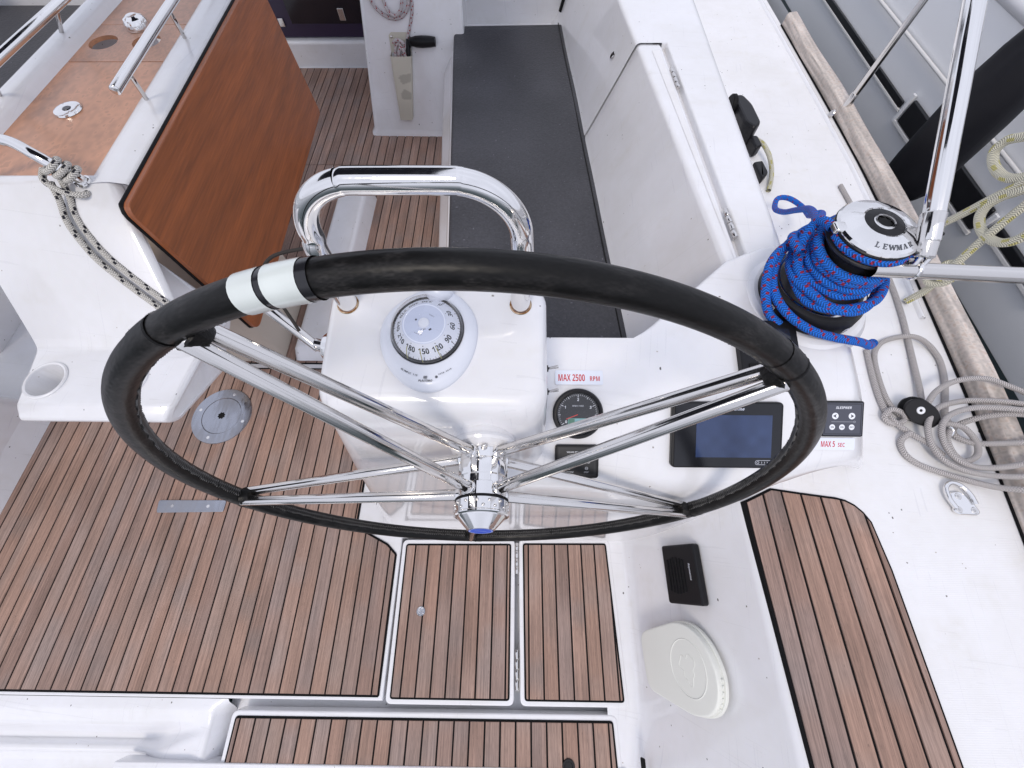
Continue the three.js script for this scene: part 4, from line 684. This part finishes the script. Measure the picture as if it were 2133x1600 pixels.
{
  const t = thing('pulley_block', 'black pulley block with a bright pin on the side deck', 'pulley block', [1.115, DK, -0.41]);
  const sh = (k) => { const s = new THREE.Shape(roundPoly([[-0.042, 0.012], [-0.020, 0.030], [0.022, 0.026], [0.046, 0.006], [0.040, -0.022], [-0.010, -0.030], [-0.040, -0.016]], 0.012).map(p => new THREE.Vector2(p[0] * k, p[1] * k))); return new THREE.ExtrudeGeometry(s, { depth: 0.005, bevelEnabled: true, bevelSize: 0.0025, bevelThickness: 0.0025, bevelSegments: 2 }); };
  const q = new THREE.Matrix4().makeBasis(v3(0.80, -0.1, 0.58).normalize(), v3(0.45, 0.55, -0.66).normalize(), v3(-0.30, 0.80, 0.50).normalize());
  const put = (g, z) => { g.translate(0, 0, z); g.applyMatrix4(q); g.translate(1.112, 0.556, -0.418); return g; };
  part(t, 'cheek', put(sh(1), 0.010), blackPlastic); part(t, 'cheek', put(sh(0.98), -0.020), blackPlastic);
  part(t, 'sheave', put(zLathe([[0.008, -0.012], [0.029, -0.012], [0.025, -0.002], [0.029, 0.008], [0.008, 0.008]], 32).translate(-0.014, 0.004, 0), 0), blackMatte);
  part(t, 'pin', put(zLathe([[0.0035, 0.0165], [0.004, 0.019], [0.0095, 0.019], [0.0105, 0.017]], 28).translate(-0.008, 0.003, 0), 0), std({ color: lin(0.75, 0.76, 0.78), roughness: 0.4 }));
  part(t, 'shackle', tube([[1.155, 0.545, -0.40], [1.175, 0.552, -0.385], [1.190, 0.548, -0.370], [1.183, 0.54, -0.355], [1.165, 0.538, -0.362]], 0.005, 40, 10), chrome);
}
{
  const t = thing('folding_padeye', 'polished folding pad eye bolted to the white deck', 'pad eye', [1.145, DK, -0.18]);
  const bas = extrudeY(roundPoly([[1.120, -0.205], [1.150, -0.208], [1.172, -0.172], [1.176, -0.156], [1.168, -0.148], [1.120, -0.150], [1.110, -0.158], [1.116, -0.172]], 0.010, 4), DK + 0.0005, DK + 0.009, 0.003, 3); part(t, 'base_plate', bas, chrome);
  part(t, 'ring', tube([[1.116, DK + 0.011, -0.165], [1.108, DK + 0.012, -0.190], [1.112, DK + 0.012, -0.215], [1.130, DK + 0.012, -0.228], [1.152, DK + 0.012, -0.222], [1.166, DK + 0.012, -0.200], [1.170, DK + 0.011, -0.175]], 0.0058, 60, 12), chrome);
  for (const [x, z] of [[1.137, -0.195], [1.124, -0.162], [1.162, -0.160]]) part(t, 'bolt', lathe([[0.0001, 0.0100], [0.002, 0.0092], [0.0045, 0.0105], [0.0075, 0.0105], [0.0085, 0.009]], 20).translate(x, DK, z), steel);
}
{
  const t = thing('lead_block', 'black plastic sheet lead block on the side deck behind the coaming', 'pulley block', [1.0, DK, -1.64]);
  part(t, 'body', extrudeY(roundPoly([[0.887, -1.80], [0.930, -1.81], [0.955, -1.74], [0.960, -1.62], [0.925, -1.58], [0.895, -1.62]], 0.02), 0.53, 0.615, 0.012, 3), blackPlastic);
  part(t, 'sheave', rod([0.870, 0.60, -1.76], [0.891, 0.60, -1.76], 0.036, 0.036, 28), blackMatte);
  part(t, 'tail_block', extrudeY(roundPoly([[0.925, -1.60], [0.960, -1.60], [0.965, -1.54], [0.935, -1.52]], 0.012), 0.53, 0.575, 0.008, 3), blackPlastic);
  part(t, 'cam', extrudeY(roundPoly([[0.915, -1.46], [0.955, -1.47], [0.960, -1.40], [0.925, -1.36]], 0.012), 0.527, 0.56, 0.008, 3), blackPlastic);
  part(t, 'tail_rope', tube([[0.955, 0.56, -1.60], [0.970, 0.57, -1.55], [0.983, 0.562, -1.49], [0.983, 0.55, -1.43], [0.973, 0.54, -1.38], [0.955, 0.533, -1.33]], 0.0085, 60, 10), yellowRope);
}
{
  const t = thing('stanchion', 'thin polished stanchion rising from the toe rail', 'stanchion', [1.385, 0.56, -1.80]);
  part(t, 'post', rod([1.385, 0.56, -1.80], [1.39, 1.25, -1.785], 0.0125, 0.0125, 20), steel);
  part(t, 'socket', rod([1.382, 0.52, -1.80], [1.386, 0.62, -1.80], 0.0155, 0.0150, 20), steel);
  part(t, 'socket_bolt', lathe([[0.0001, 0.004], [0.012, 0.004], [0.015, 0]], 20).rotateZ(1.2).translate(1.345, 0.54, -1.80), steel);
  part(t, 'socket_joint', rod([1.386, 0.93, -1.794], [1.3865, 0.936, -1.794], 0.0145, 0.0145, 20), chrome);
}
{
  const t = thing('pushpit_rail', 'polished stainless rail running outboard behind the winch', 'rail', [0.68, 1.07, -0.47]);
  part(t, 'rail_tube', tube([[0.60, 1.060, -0.475], [0.72, 1.057, -0.472], [0.90, 1.052, -0.467], [1.2, 1.045, -0.46], [1.55, 1.04, -0.45]], 0.0135, 60, 20), steel);
  part(t, 'clamp', rod([0.668, 1.0585, -0.474], [0.676, 1.058, -0.474], 0.0165, 0.0165, 24), chrome);
  part(t, 'eye', tube([[0.665, 1.068, -0.476], [0.668, 1.082, -0.482], [0.675, 1.088, -0.487], [0.682, 1.082, -0.482], [0.680, 1.068, -0.476]], 0.0045, 30, 10), chrome);
}
{
  const t = thing('bimini_strut', 'polished stainless strut rising from the rail at the top right', 'strut', [0.672, 1.085, -0.485]);
  part(t, 'tube', rod([0.672, 1.098, -0.497], [0.72, 1.355, -0.93], 0.0145, 0.0145, 24), chrome);
  part(t, 'fork', rod([0.669, 1.080, -0.480], [0.6765, 1.122, -0.538], 0.0165, 0.0165, 24), steel);
  part(t, 'fork_screw', new THREE.SphereGeometry(0.004, 12, 8).translate(0.686, 1.108, -0.505), blackMatte);
}
{
  const t = thing('fender_line', 'pale yellow and white rope coiled on the rail at the right edge', 'rope', [1.26, 0.56, -0.82]);
  const Y = (p) => p.map(([y, z, dx = 0]) => [1.28 + dx, y, z]);
  part(t, 'line', [tube(Y([[0.532, -0.813, -0.02], [0.58, -0.818], [0.634, -0.825], [0.74, -0.842], [0.80, -0.85], [0.866, -0.855], [0.93, -0.86]]), 0.0105, 70, 10), tube(Y([[0.695, -0.972], [0.76, -0.95], [0.83, -0.93], [0.892, -0.91], [0.96, -0.89]]), 0.0105, 60, 10),
    tube(Y([[0.985, -0.965], [0.942, -1.014], [0.915, -1.040], [0.885, -1.040], [0.868, -1.005], [0.872, -0.955], [0.90, -0.92], [0.94, -0.90], [0.98, -0.88]]), 0.0115, 90, 10), tube(Y([[0.93, -0.875], [0.882, -0.895], [0.847, -0.915], [0.810, -0.922], [0.783, -0.905], [0.772, -0.862], [0.785, -0.815], [0.815, -0.79], [0.855, -0.785], [0.92, -0.79]]), 0.0115, 90, 10)], yellowRope);
  part(t, 'knot', [tube(Y([[0.628, -0.845, -0.016], [0.615, -0.822, -0.02], [0.632, -0.806, 0], [0.655, -0.815, 0.016], [0.648, -0.842, 0.014]]), 0.011, 50, 10, true), tube(Y([[0.655, -0.838, -0.016], [0.645, -0.815, -0.02], [0.662, -0.802, 0.0], [0.68, -0.825, 0.014], [0.672, -0.846, 0.0]]), 0.010, 50, 10, true)], yellowRope);
}
// ---------- column: pocket, handle, line
{
  const onCol = (x, y, d) => v3(x, y, -2.51 - 0.35 * y + d);
  const t = thing('winch_handle_pocket', 'grimy cream winch handle pocket on the white column', 'pocket', [-0.67, 0.09, -2.54]);
  const grime = tex(128, 256, (u, v) => { const n = vnoise(u * 12, v * 24, 12, 24, 501), m = vnoise(u * 4, v * 8, 4, 8, 502), k = 1 - 0.16 * m - (n > 0.7 ? 0.12 : 0); return [226 * k, 220 * k, 204 * k]; });
  const rows = []; for (let i = 0; i <= 14; i++) { const f = i / 14, y = lerp(0.095, 0.385, f), xa = lerp(-0.722, -0.715, f), xb = lerp(-0.645, -0.597, f), d = lerp(0.045, 0.058, f); rows.push(fillet([[xa, -0.004], [xa, d], [xb, d], [xb, -0.004]], 0.014, 4).map(([x, dd]) => onCol(x, y, dd))); }
  const mat = std({ map: grime, roughness: 0.7 });
  part(t, 'pocket_body', [grid(rows), capFan(rows[0].slice().reverse())], mat);
  part(t, 'back_plate', (() => { const r = [[-0.715, 0.38], [-0.715, 0.45], [-0.70, 0.462], [-0.615, 0.462], [-0.60, 0.45], [-0.60, 0.38]].map(([x, y]) => onCol(x, y, 0.006)); return capFan(r); })(), mat);
  part(t, 'screw', new THREE.SphereGeometry(0.007, 12, 8).translate(...onCol(-0.70, 0.445, 0.008).toArray()), steel);
  const h = thing('crank', 'black winch crank resting in the cream pocket', 'winch crank', [-0.61, 0.38, -2.6]);
  part(h, 'arm', rod(onCol(-0.632, 0.30, 0.03), onCol(-0.604, 0.445, 0.035), 0.011, 0.013, 14), blackPlastic);
  const g = lathe([[0.0001, 0], [0.018, 0], [0.026, 0.004], [0.019, 0.010], [0.025, 0.035], [0.027, 0.07], [0.025, 0.11], [0.021, 0.142], [0.0001, 0.144]], 28); g.rotateZ(-Math.PI / 2); const o = onCol(-0.598, 0.437, 0.04); g.translate(o.x, o.y, o.z); part(h, 'grip', g, blackPlastic);
  const r = thing('halyard_tail', 'white rope with red flecks coiled above the handle pocket', 'rope', [-0.62, 0.42, -2.62]);
  const c = (pts) => tube(pts.map(([x, y, d]) => onCol(x, y, d)), 0.0085, 0, 10);
  part(r, 'line', [c([[-0.65, 0.385, 0.035], [-0.632, 0.41, 0.035], [-0.612, 0.44, 0.018], [-0.588, 0.49, 0.012], [-0.572, 0.527, 0.012], [-0.562, 0.58, 0.012], [-0.56, 0.70, 0.012]]), c([[-0.795, 0.66, 0.012], [-0.775, 0.58, 0.012], [-0.745, 0.545, 0.012], [-0.70, 0.522, 0.014], [-0.65, 0.518, 0.018], [-0.605, 0.538, 0.022], [-0.580, 0.58, 0.024], [-0.572, 0.68, 0.024]]), c([[-0.722, 0.65, 0.020], [-0.707, 0.58, 0.022], [-0.688, 0.545, 0.026], [-0.66, 0.532, 0.030], [-0.632, 0.545, 0.032], [-0.612, 0.58, 0.030], [-0.605, 0.68, 0.028]])], redRope);
  part(r, 'bunch', [c([[-0.69, 0.36, 0.03], [-0.68, 0.41, 0.035], [-0.66, 0.43, 0.04], [-0.645, 0.40, 0.038], [-0.655, 0.36, 0.03]]), c([[-0.67, 0.35, 0.035], [-0.665, 0.395, 0.045], [-0.645, 0.415, 0.05], [-0.632, 0.38, 0.04], [-0.638, 0.34, 0.03]]), c([[-0.69, 0.43, 0.035], [-0.665, 0.445, 0.042], [-0.64, 0.435, 0.04], [-0.63, 0.42, 0.03]])], redRope);
}
{ const t = thing('strap', 'short black strap hanging at the top corner of the settee backrest', 'strap', [0.245, 0.5, -2.85]); part(t, 'band', rod([0.235, 0.47, -2.86], [0.275, 0.60, -2.88], 0.014, 0.016, 14), blackMatte); }

// ---------- cockpit table
{
  const t = thing('cockpit_table', 'white cockpit table with tan top and folded-down mahogany leaf', 'table', [-1.26, 0, -1.5]);
  // body
  const rim = (poly, z0, z1) => { const rows = [z0, z1].map(z => poly.map(([x, y]) => v3(x, y, z))); return [grid(rows), capFan(rows[1])]; };
  const right = fillet([[-1.125, 0.862], [-1.125, 0.881], [-1.105, 0.888], [-1.062, 0.892], [-1.012, 0.884], [-1.006, 0.865], [-1.012, 0.40]], [0, 0.006, 0.012, 0.012, 0.010, 0.01, 0], 4), left = fillet([[-1.62, 0.40], [-1.60, 0.87], [-1.575, 0.902], [-1.515, 0.902], [-1.498, 0.862]], [0, 0.02, 0.025, 0.02, 0], 5);
  part(t, 'side_rim', grid([-0.908, -1.4, -2.13].map(z => right.map(([x, y]) => v3(x + (z + 0.815) * 0.05, y, z))).reverse().map(r => r.slice().reverse())), gelcoat); part(t, 'side_rim', grid([-0.915, -1.4, -2.13].map(z => left.map(([x, y]) => v3(x, y, z))).reverse().map(r => r.slice().reverse())), gelcoat);
  const pr = fillet([[-0.945, 0.862], [-0.940, 0.888], [-0.915, 0.888], [-0.845, 0.842], [-0.597, 0.622], [-0.572, 0.602], [-0.400, 0.600], [-0.362, 0.580], [-0.372, 0.545], [-0.60, 0.46], [-0.76, 0.50], [-0.83, 0.74], [-0.945, 0.80]], [0, 0.006, 0.012, 0.03, 0.012, 0.012, 0.010, 0.012, 0.03, 0.03, 0.03, 0.0, 0], 5);
  const shapeOf = (pts) => new THREE.Shape(pts.map(([z, y]) => new THREE.Vector2(-z, y)));
  const exX = (pts, x0, x1, bev) => { const g = new THREE.ExtrudeGeometry(shapeOf(pts), { depth: x1 - x0 - 2 * bev, bevelEnabled: bev > 0, bevelSize: bev, bevelThickness: bev, bevelOffset: -bev, bevelSegments: 3 }); g.rotateY(Math.PI / 2); g.translate(x0 + bev, 0, 0); return g; };
  const conG = exX(pr, -1.50, -0.90, 0.014); { const p = conG.attributes.position; for (let i = 0; i < p.count; i++) { const y = p.getY(i), z = p.getZ(i), led = sm(0.64, 0.60, y) * sm(-0.60, -0.55, z), bow = z < -0.528 ? lerp(-0.94, -0.88, sm(-0.60, -0.528, z)) : -0.88 - (z + 0.528) * 0.43;
    const face = y > 0.702 ? -0.95 - (y - 0.702) * 0.63 : -0.94 - (y - 0.608) * 0.11, xe = lerp(Math.min(face, -0.94), bow, led) - 0.10 * sm(-0.77, -0.83, z) * sm(0.80, 0.74, y);
    const xw = lerp(-1.392 - Math.max(0, y - 0.60) * 0.42, -1.398 + (z + 0.587) * 0.19, led); p.setX(i, lerp(xw, xe, (p.getX(i) + 1.50) / 0.60)); } conG.computeVertexNormals(); }
  const ev = new Evaluator(); ev.attributes = ['position', 'normal'];
  let cur = new Brush(conG); cur.updateMatrixWorld(); const cups = [[-1.313, -0.475], [-1.087, -0.48]];
  for (const [x, z] of cups) { const c = new Brush(new THREE.CylinderGeometry(0.050, 0.047, 0.2, 48).translate(x, 0.60, z)); c.updateMatrixWorld(); cur = ev.evaluate(cur, c, SUBTRACTION); }
  part(t, 'aft_console', metreUV(toCreasedNormals(cur.geometry.index ? cur.geometry.toNonIndexed() : cur.geometry, 0.6)), gelcoat);
  for (const [x, z] of cups) part(t, 'cup_holder', metreUV(lathe([[0.0001, 0.515], [0.038, 0.515], [0.043, 0.525], [0.0485, 0.598], [0.0495, 0.6045], [0.054, 0.606], [0.0575, 0.604], [0.058, 0.6005]], 56, 0.5).translate(x, 0, z)), gelcoat);
  part(t, 'base', box(-1.48, -1.05, -0.006, 0.45, -1.30, -0.86, 0.03), std({ color: lin(0.58, 0.52, 0.45), roughness: 0.6 }));
  // tan top with bottle holes
  const holes = [[-1.437, -1.645], [-1.288, -1.65]]; let top = new Brush(new THREE.BoxGeometry(0.40, 0.012, 0.2375).translate(-1.31, 0.862, -1.6425)); top.updateMatrixWorld();
  for (const [x, z] of holes) { const c = new Brush(new THREE.CylinderGeometry(0.047, 0.047, 0.1, 40).translate(x, 0.862, z)); c.updateMatrixWorld(); top = ev.evaluate(top, c, SUBTRACTION); }
  part(t, 'top_panel', metreUV(toCreasedNormals(top.geometry.index ? top.geometry.toNonIndexed() : top.geometry, 0.5), 2), tanMat);
  part(t, 'top_panel', box(-1.51, -1.11, 0.856, 0.868, -2.13, -1.7635, 0.002), tanMat); part(t, 'top_panel', box(-1.51, -1.11, 0.856, 0.868, -1.5215, -0.94, 0.002), tanMat);
  part(t, 'table_light', lathe([[0.0001, 0.8705], [0.010, 0.8705], [0.0125, 0.8745], [0.030, 0.8755], [0.037, 0.874], [0.039, 0.869]], 40).translate(-1.364, 0, -1.255), chrome);
  part(t, 'light_lens', lathe([[0.0001, 0.8762], [0.0105, 0.8760], [0.0122, 0.874]], 30).translate(-1.364, 0, -1.255), plexi);
  part(t, 'filler_cap', lathe([[0.0001, 0.905], [0.018, 0.904], [0.032, 0.897], [0.038, 0.886], [0.040, 0.869]], 40, 0.4).translate(-1.352, 0, -1.742), chrome);
  // leaf
  const lp = [[-0.815, 0.868], [-0.828, 0.885], [-2.12, 0.885], [-2.12, 0.372], [-2.108, 0.360], [-0.826, 0.360], [-0.806, 0.372]];
  const s = new THREE.Shape(roundPoly(lp, 0.012, 3).map(([z, y]) => new THREE.Vector2(-z, y))); const lg = new THREE.ExtrudeGeometry(s, { depth: 0.018, bevelEnabled: true, bevelSize: 0.002, bevelThickness: 0.002, bevelSegments: 2 }); lg.rotateY(Math.PI / 2);
  const place = (g) => { const p = g.attributes.position; for (let i = 0; i < p.count; i++) p.setX(i, p.getX(i) - 0.998 + (p.getZ(i) + 0.815) * 0.046 + (0.885 - p.getY(i)) * 0.05); g.computeVertexNormals(); return g; };
  const leafG = metreUV(place(toCreasedNormals(lg.toNonIndexed(), 0.5))); { const uv = leafG.attributes.uv; for (let i = 0; i < uv.count; i++) uv.setXY(i, uv.getX(i) * 1.4, uv.getY(i) * 0.6); }
  const leaf = part(t, 'leaf', leafG, mahogany, 'varnished mahogany leaf hanging down');
  const tr = []; for (const p of roundPoly(lp, 0.012, 3)) tr.push([-0.998 + (p[0] + 0.815) * 0.046 + (0.885 - p[1]) * 0.05 - 0.001, p[1], p[0]]);
  part(leaf, 'edge_trim', tube(tr, 0.0065, 260, 8, true, 0.06, 0.05), blackMatte);
  // rails
  const railR = (nm, pts, posts) => { part(t, nm, tube(pts, 0.0128, 60, 20), chrome); const a = v3(...pts[0]); part(t, 'rail_end_cap', new THREE.SphereGeometry(0.0126, 20, 12).scale(1, 1, 0.35).translate(a.x, a.y, a.z), chrome); for (const [p, q] of posts) part(t, 'rail_post', rod(p, q, 0.0062, 0.0062, 14), steel); };
  railR('hand_rail', [[-1.072, 0.98, -1.150], [-1.083, 0.98, -1.30], [-1.105, 0.98, -1.645], [-1.125, 0.98, -2.1]], [[[-1.110, 0.893, -1.268], [-1.083, 0.975, -1.245]], [[-1.122, 0.893, -1.615], [-1.102, 0.975, -1.59]]]);
  railR('hand_rail', [[-1.478, 0.98, -1.15], [-1.474, 0.98, -1.359], [-1.464, 0.98, -1.645], [-1.45, 0.98, -2.1]], [[[-1.548, 0.895, -1.635], [-1.466, 0.975, -1.60]], [[-1.55, 0.895, -1.27], [-1.478, 0.975, -1.25]]]);
  part(t, 'grab_handle', tube([[-1.136, 0.875, -0.915], [-1.136, 0.905, -0.910], [-1.150, 0.935, -0.905], [-1.185, 0.962, -0.915], [-1.255, 0.972, -0.948], [-1.33, 0.972, -0.955], [-1.40, 0.95, -0.925], [-1.425, 0.90, -0.912], [-1.425, 0.875, -0.912]], 0.0135, 90, 20), chrome);
  part(t, 'handle_foot', lathe([[0.0135, 0.893], [0.019, 0.892], [0.0205, 0.886]], 28).translate(-1.136, 0, -0.914), chrome);
  const r = thing('mooring_rope', 'white rope with black flecks tied to the table handle', 'rope', [-1.15, 0.85, -0.88]);
  const A = [], B = []; const base = [[-1.176, 0.905, -0.895], [-1.180, 0.866, -0.872], [-1.176, 0.838, -0.838], [-1.160, 0.812, -0.808], [-1.125, 0.776, -0.766], [-1.080, 0.744, -0.731], [-1.03, 0.714, -0.697], [-0.985, 0.689, -0.668], [-0.945, 0.655, -0.64], [-0.93, 0.58, -0.62]];
  base.forEach(([x, y, z]) => { A.push([x - 0.009, y + 0.004, z + 0.010]); B.push([x + 0.009, y + 0.004, z - 0.006]); });
  part(r, 'strand', tube(A, 0.0078, 120, 12), whiteRope); part(r, 'strand', tube(B, 0.0078, 120, 12), whiteRope);
  for (let k = 0; k < 3; k++) { const c = v3(-1.138 - 0.012 * k, 0.912 + 0.013 * k, -0.909 + 0.001 * k); const pts = []; for (let i = 0; i < 12; i++) { const a = i / 12 * Math.PI * 2; pts.push([c.x + 0.0205 * Math.cos(a) * 0.95, c.y + 0.008 * Math.cos(a), c.z + 0.0205 * Math.sin(a)]); } part(r, 'turn', tube(pts, 0.0075, 60, 12, true), whiteRope); }
  part(r, 'turn', tube([[-1.20, 0.925, -0.912], [-1.196, 0.915, -0.885], [-1.175, 0.90, -0.872], [-1.150, 0.888, -0.868], [-1.130, 0.878, -0.875], [-1.125, 0.872, -0.89]], 0.0075, 50, 12), whiteRope);
}

// ---------- beyond the rail: water, neighbouring boat, fender
const water = thing('water', 'dark green harbour water between the boats', 'water'); water.userData.kind = 'structure';
{ const wt = tex(256, 256, (u, v) => { const n = vnoise(u * 8, v * 8, 8, 8, 601) * 0.6 + vnoise(u * 24, v * 24, 24, 24, 602) * 0.4; const k = n * 255; return [k, k, k]; }, false); part(water, 'surface', new THREE.PlaneGeometry(160, 160).rotateX(-Math.PI / 2).translate(0, -0.55, 0), phys({ color: lin(0.012, 0.03, 0.032), roughness: 0.15, bumpMap: wt, bumpScale: 0.02 })); }
{
  const t = thing('neighbouring_boat', 'pale grey hull of the boat moored alongside, with dark windows', 'boat', [1.9, -0.55, -1.6]);
  const hx = (y) => 1.895 + 0.015 * Math.max(0, y); const grey = phys({ color: lin(0.86, 0.87, 0.89), roughness: 0.32, clearcoat: 0.5, clearcoatRoughness: 0.15 });
  const rows = []; for (let i = 0; i <= 12; i++) { const z = lerp(-9, 4, i / 12); rows.push([-0.6, -0.2, 0.195, 0.4, 0.7, 0.85].map(y => v3(hx(y) + (y < 0 ? 0.08 : 0), y, z))); }
  part(t, 'hull_side', grid(rows), grey);
  part(t, 'boot_stripe', grid([-9, 4].map(z => [v3(hx(0) - 0.004, -0.45, z), v3(hx(0.2) - 0.004, 0.196, z)])), phys({ color: lin(0.035, 0.05, 0.055), roughness: 0.4 }));
  part(t, 'rub_rail', tube([[1.90, 0.84, -9], [1.90, 0.84, -2], [1.90, 0.84, 4]], 0.03, 30, 12), phys({ color: lin(0.7, 0.7, 0.72), roughness: 0.4 }));
  part(t, 'side_deck', box(1.9, 4.5, 0.80, 0.845, -9, 4, 0.01), phys({ color: lin(0.62, 0.62, 0.64), roughness: 0.5 }));
  part(t, 'cabin_side', box(2.35, 4.0, 0.84, 1.25, -8, 2, 0.08), phys({ color: lin(0.62, 0.62, 0.64), roughness: 0.4 }));
  const dark = phys({ color: lin(0.006, 0.006, 0.008), roughness: 0.3 }), whiteTrim = std({ color: lin(0.75, 0.74, 0.73), roughness: 0.5 });
  part(t, 'dark_stripe', box(1.885, 1.897, 0.384, 0.412, -6, -2.115, 0.002), dark); part(t, 'stripe_trim', box(1.884, 1.896, 0.372, 0.383, -6, -2.10, 0.002), whiteTrim);
  for (const [z0, z1, y0, y1] of [[-2.06, -1.32, 0.352, 0.452], [-1.275, -0.9, 0.398, 0.440]]) { part(t, 'window', box(1.882, 1.899, y0, y1, z0, z1, 0.008), dark); part(t, 'window_trim', box(1.8835, 1.8965, y0 - 0.018, y0 - 0.002, z0 - 0.02, z1 + 0.01, 0.003), whiteTrim); part(t, 'window_reveal', box(1.885, 1.8965, y0 - 0.018, y1 + 0.01, z0 - 0.035, z0 - 0.012, 0.003), grey); }
  part(t, 'white_line', tube([[1.885, 0.566, -9], [1.885, 0.566, -2], [1.885, 0.566, 4]], 0.0075, 30, 8), whiteTrim);
}
{
  const t = thing('fender', 'big black covered fender hanging between the boats', 'fender', [1.62, 0.38, -1.50]);
  const g = lathe([[0.0001, 0.385], [0.04, 0.390], [0.078, 0.41], [0.098, 0.45], [0.103, 0.52], [0.104, 0.72], [0.100, 0.80], [0.085, 0.90], [0.06, 0.99], [0.03, 1.05], [0.012, 1.08]], 48, 0); { const p = g.attributes.position; for (let i = 0; i < p.count; i++) { const y = p.getY(i), a = Math.atan2(p.getZ(i), p.getX(i)), k = 1 + 0.07 * sm(0.75, 0.95, y) * Math.sin(a * 7 + y * 9); p.setX(i, p.getX(i) * k); p.setZ(i, p.getZ(i) * k); } g.computeVertexNormals(); } g.translate(1.625, 0, -1.50);
  part(t, 'cover', g, phys({ color: lin(0.007, 0.007, 0.010), roughness: 0.5, specularIntensity: 0.5 })); part(t, 'lanyard', rod([1.625, 1.06, -1.50], [1.5, 1.6, -1.5], 0.007, 0.007, 8), whiteRope);
}

// ---------- bimini above the cockpit (its underside shows in the polished steel and shades the well)
{
  const t = thing('bimini', 'navy canvas bimini stretched over the cockpit on steel bows', 'bimini', [-1.0, 2.0, -2.0]);
  const by = (x, z) => 2.70 - 0.10 * ((x + 1.28) / 1.0) ** 2 - 0.08 * ((z + 1.6) / 1.35) ** 2;
  const rows = []; for (let i = 0; i <= 16; i++) { const z = lerp(-2.95, -0.25, i / 16); rows.push(Array.from({ length: 17 }, (_, j) => { const x = lerp(-2.26, -0.30, j / 16); return v3(x, by(x, z), z); })); }
  part(t, 'canopy', grid(rows), std({ color: lin(0.018, 0.02, 0.035), roughness: 0.85, side: THREE.DoubleSide }));
  for (const z of [-2.9, -1.6, -0.3]) part(t, 'bow', tube(Array.from({ length: 9 }, (_, j) => { const x = lerp(-2.26, -0.30, j / 8); return [x, by(x, z) - 0.02, z]; }), 0.0125, 40, 10), steel);
}
renderer.render(scene, camera);
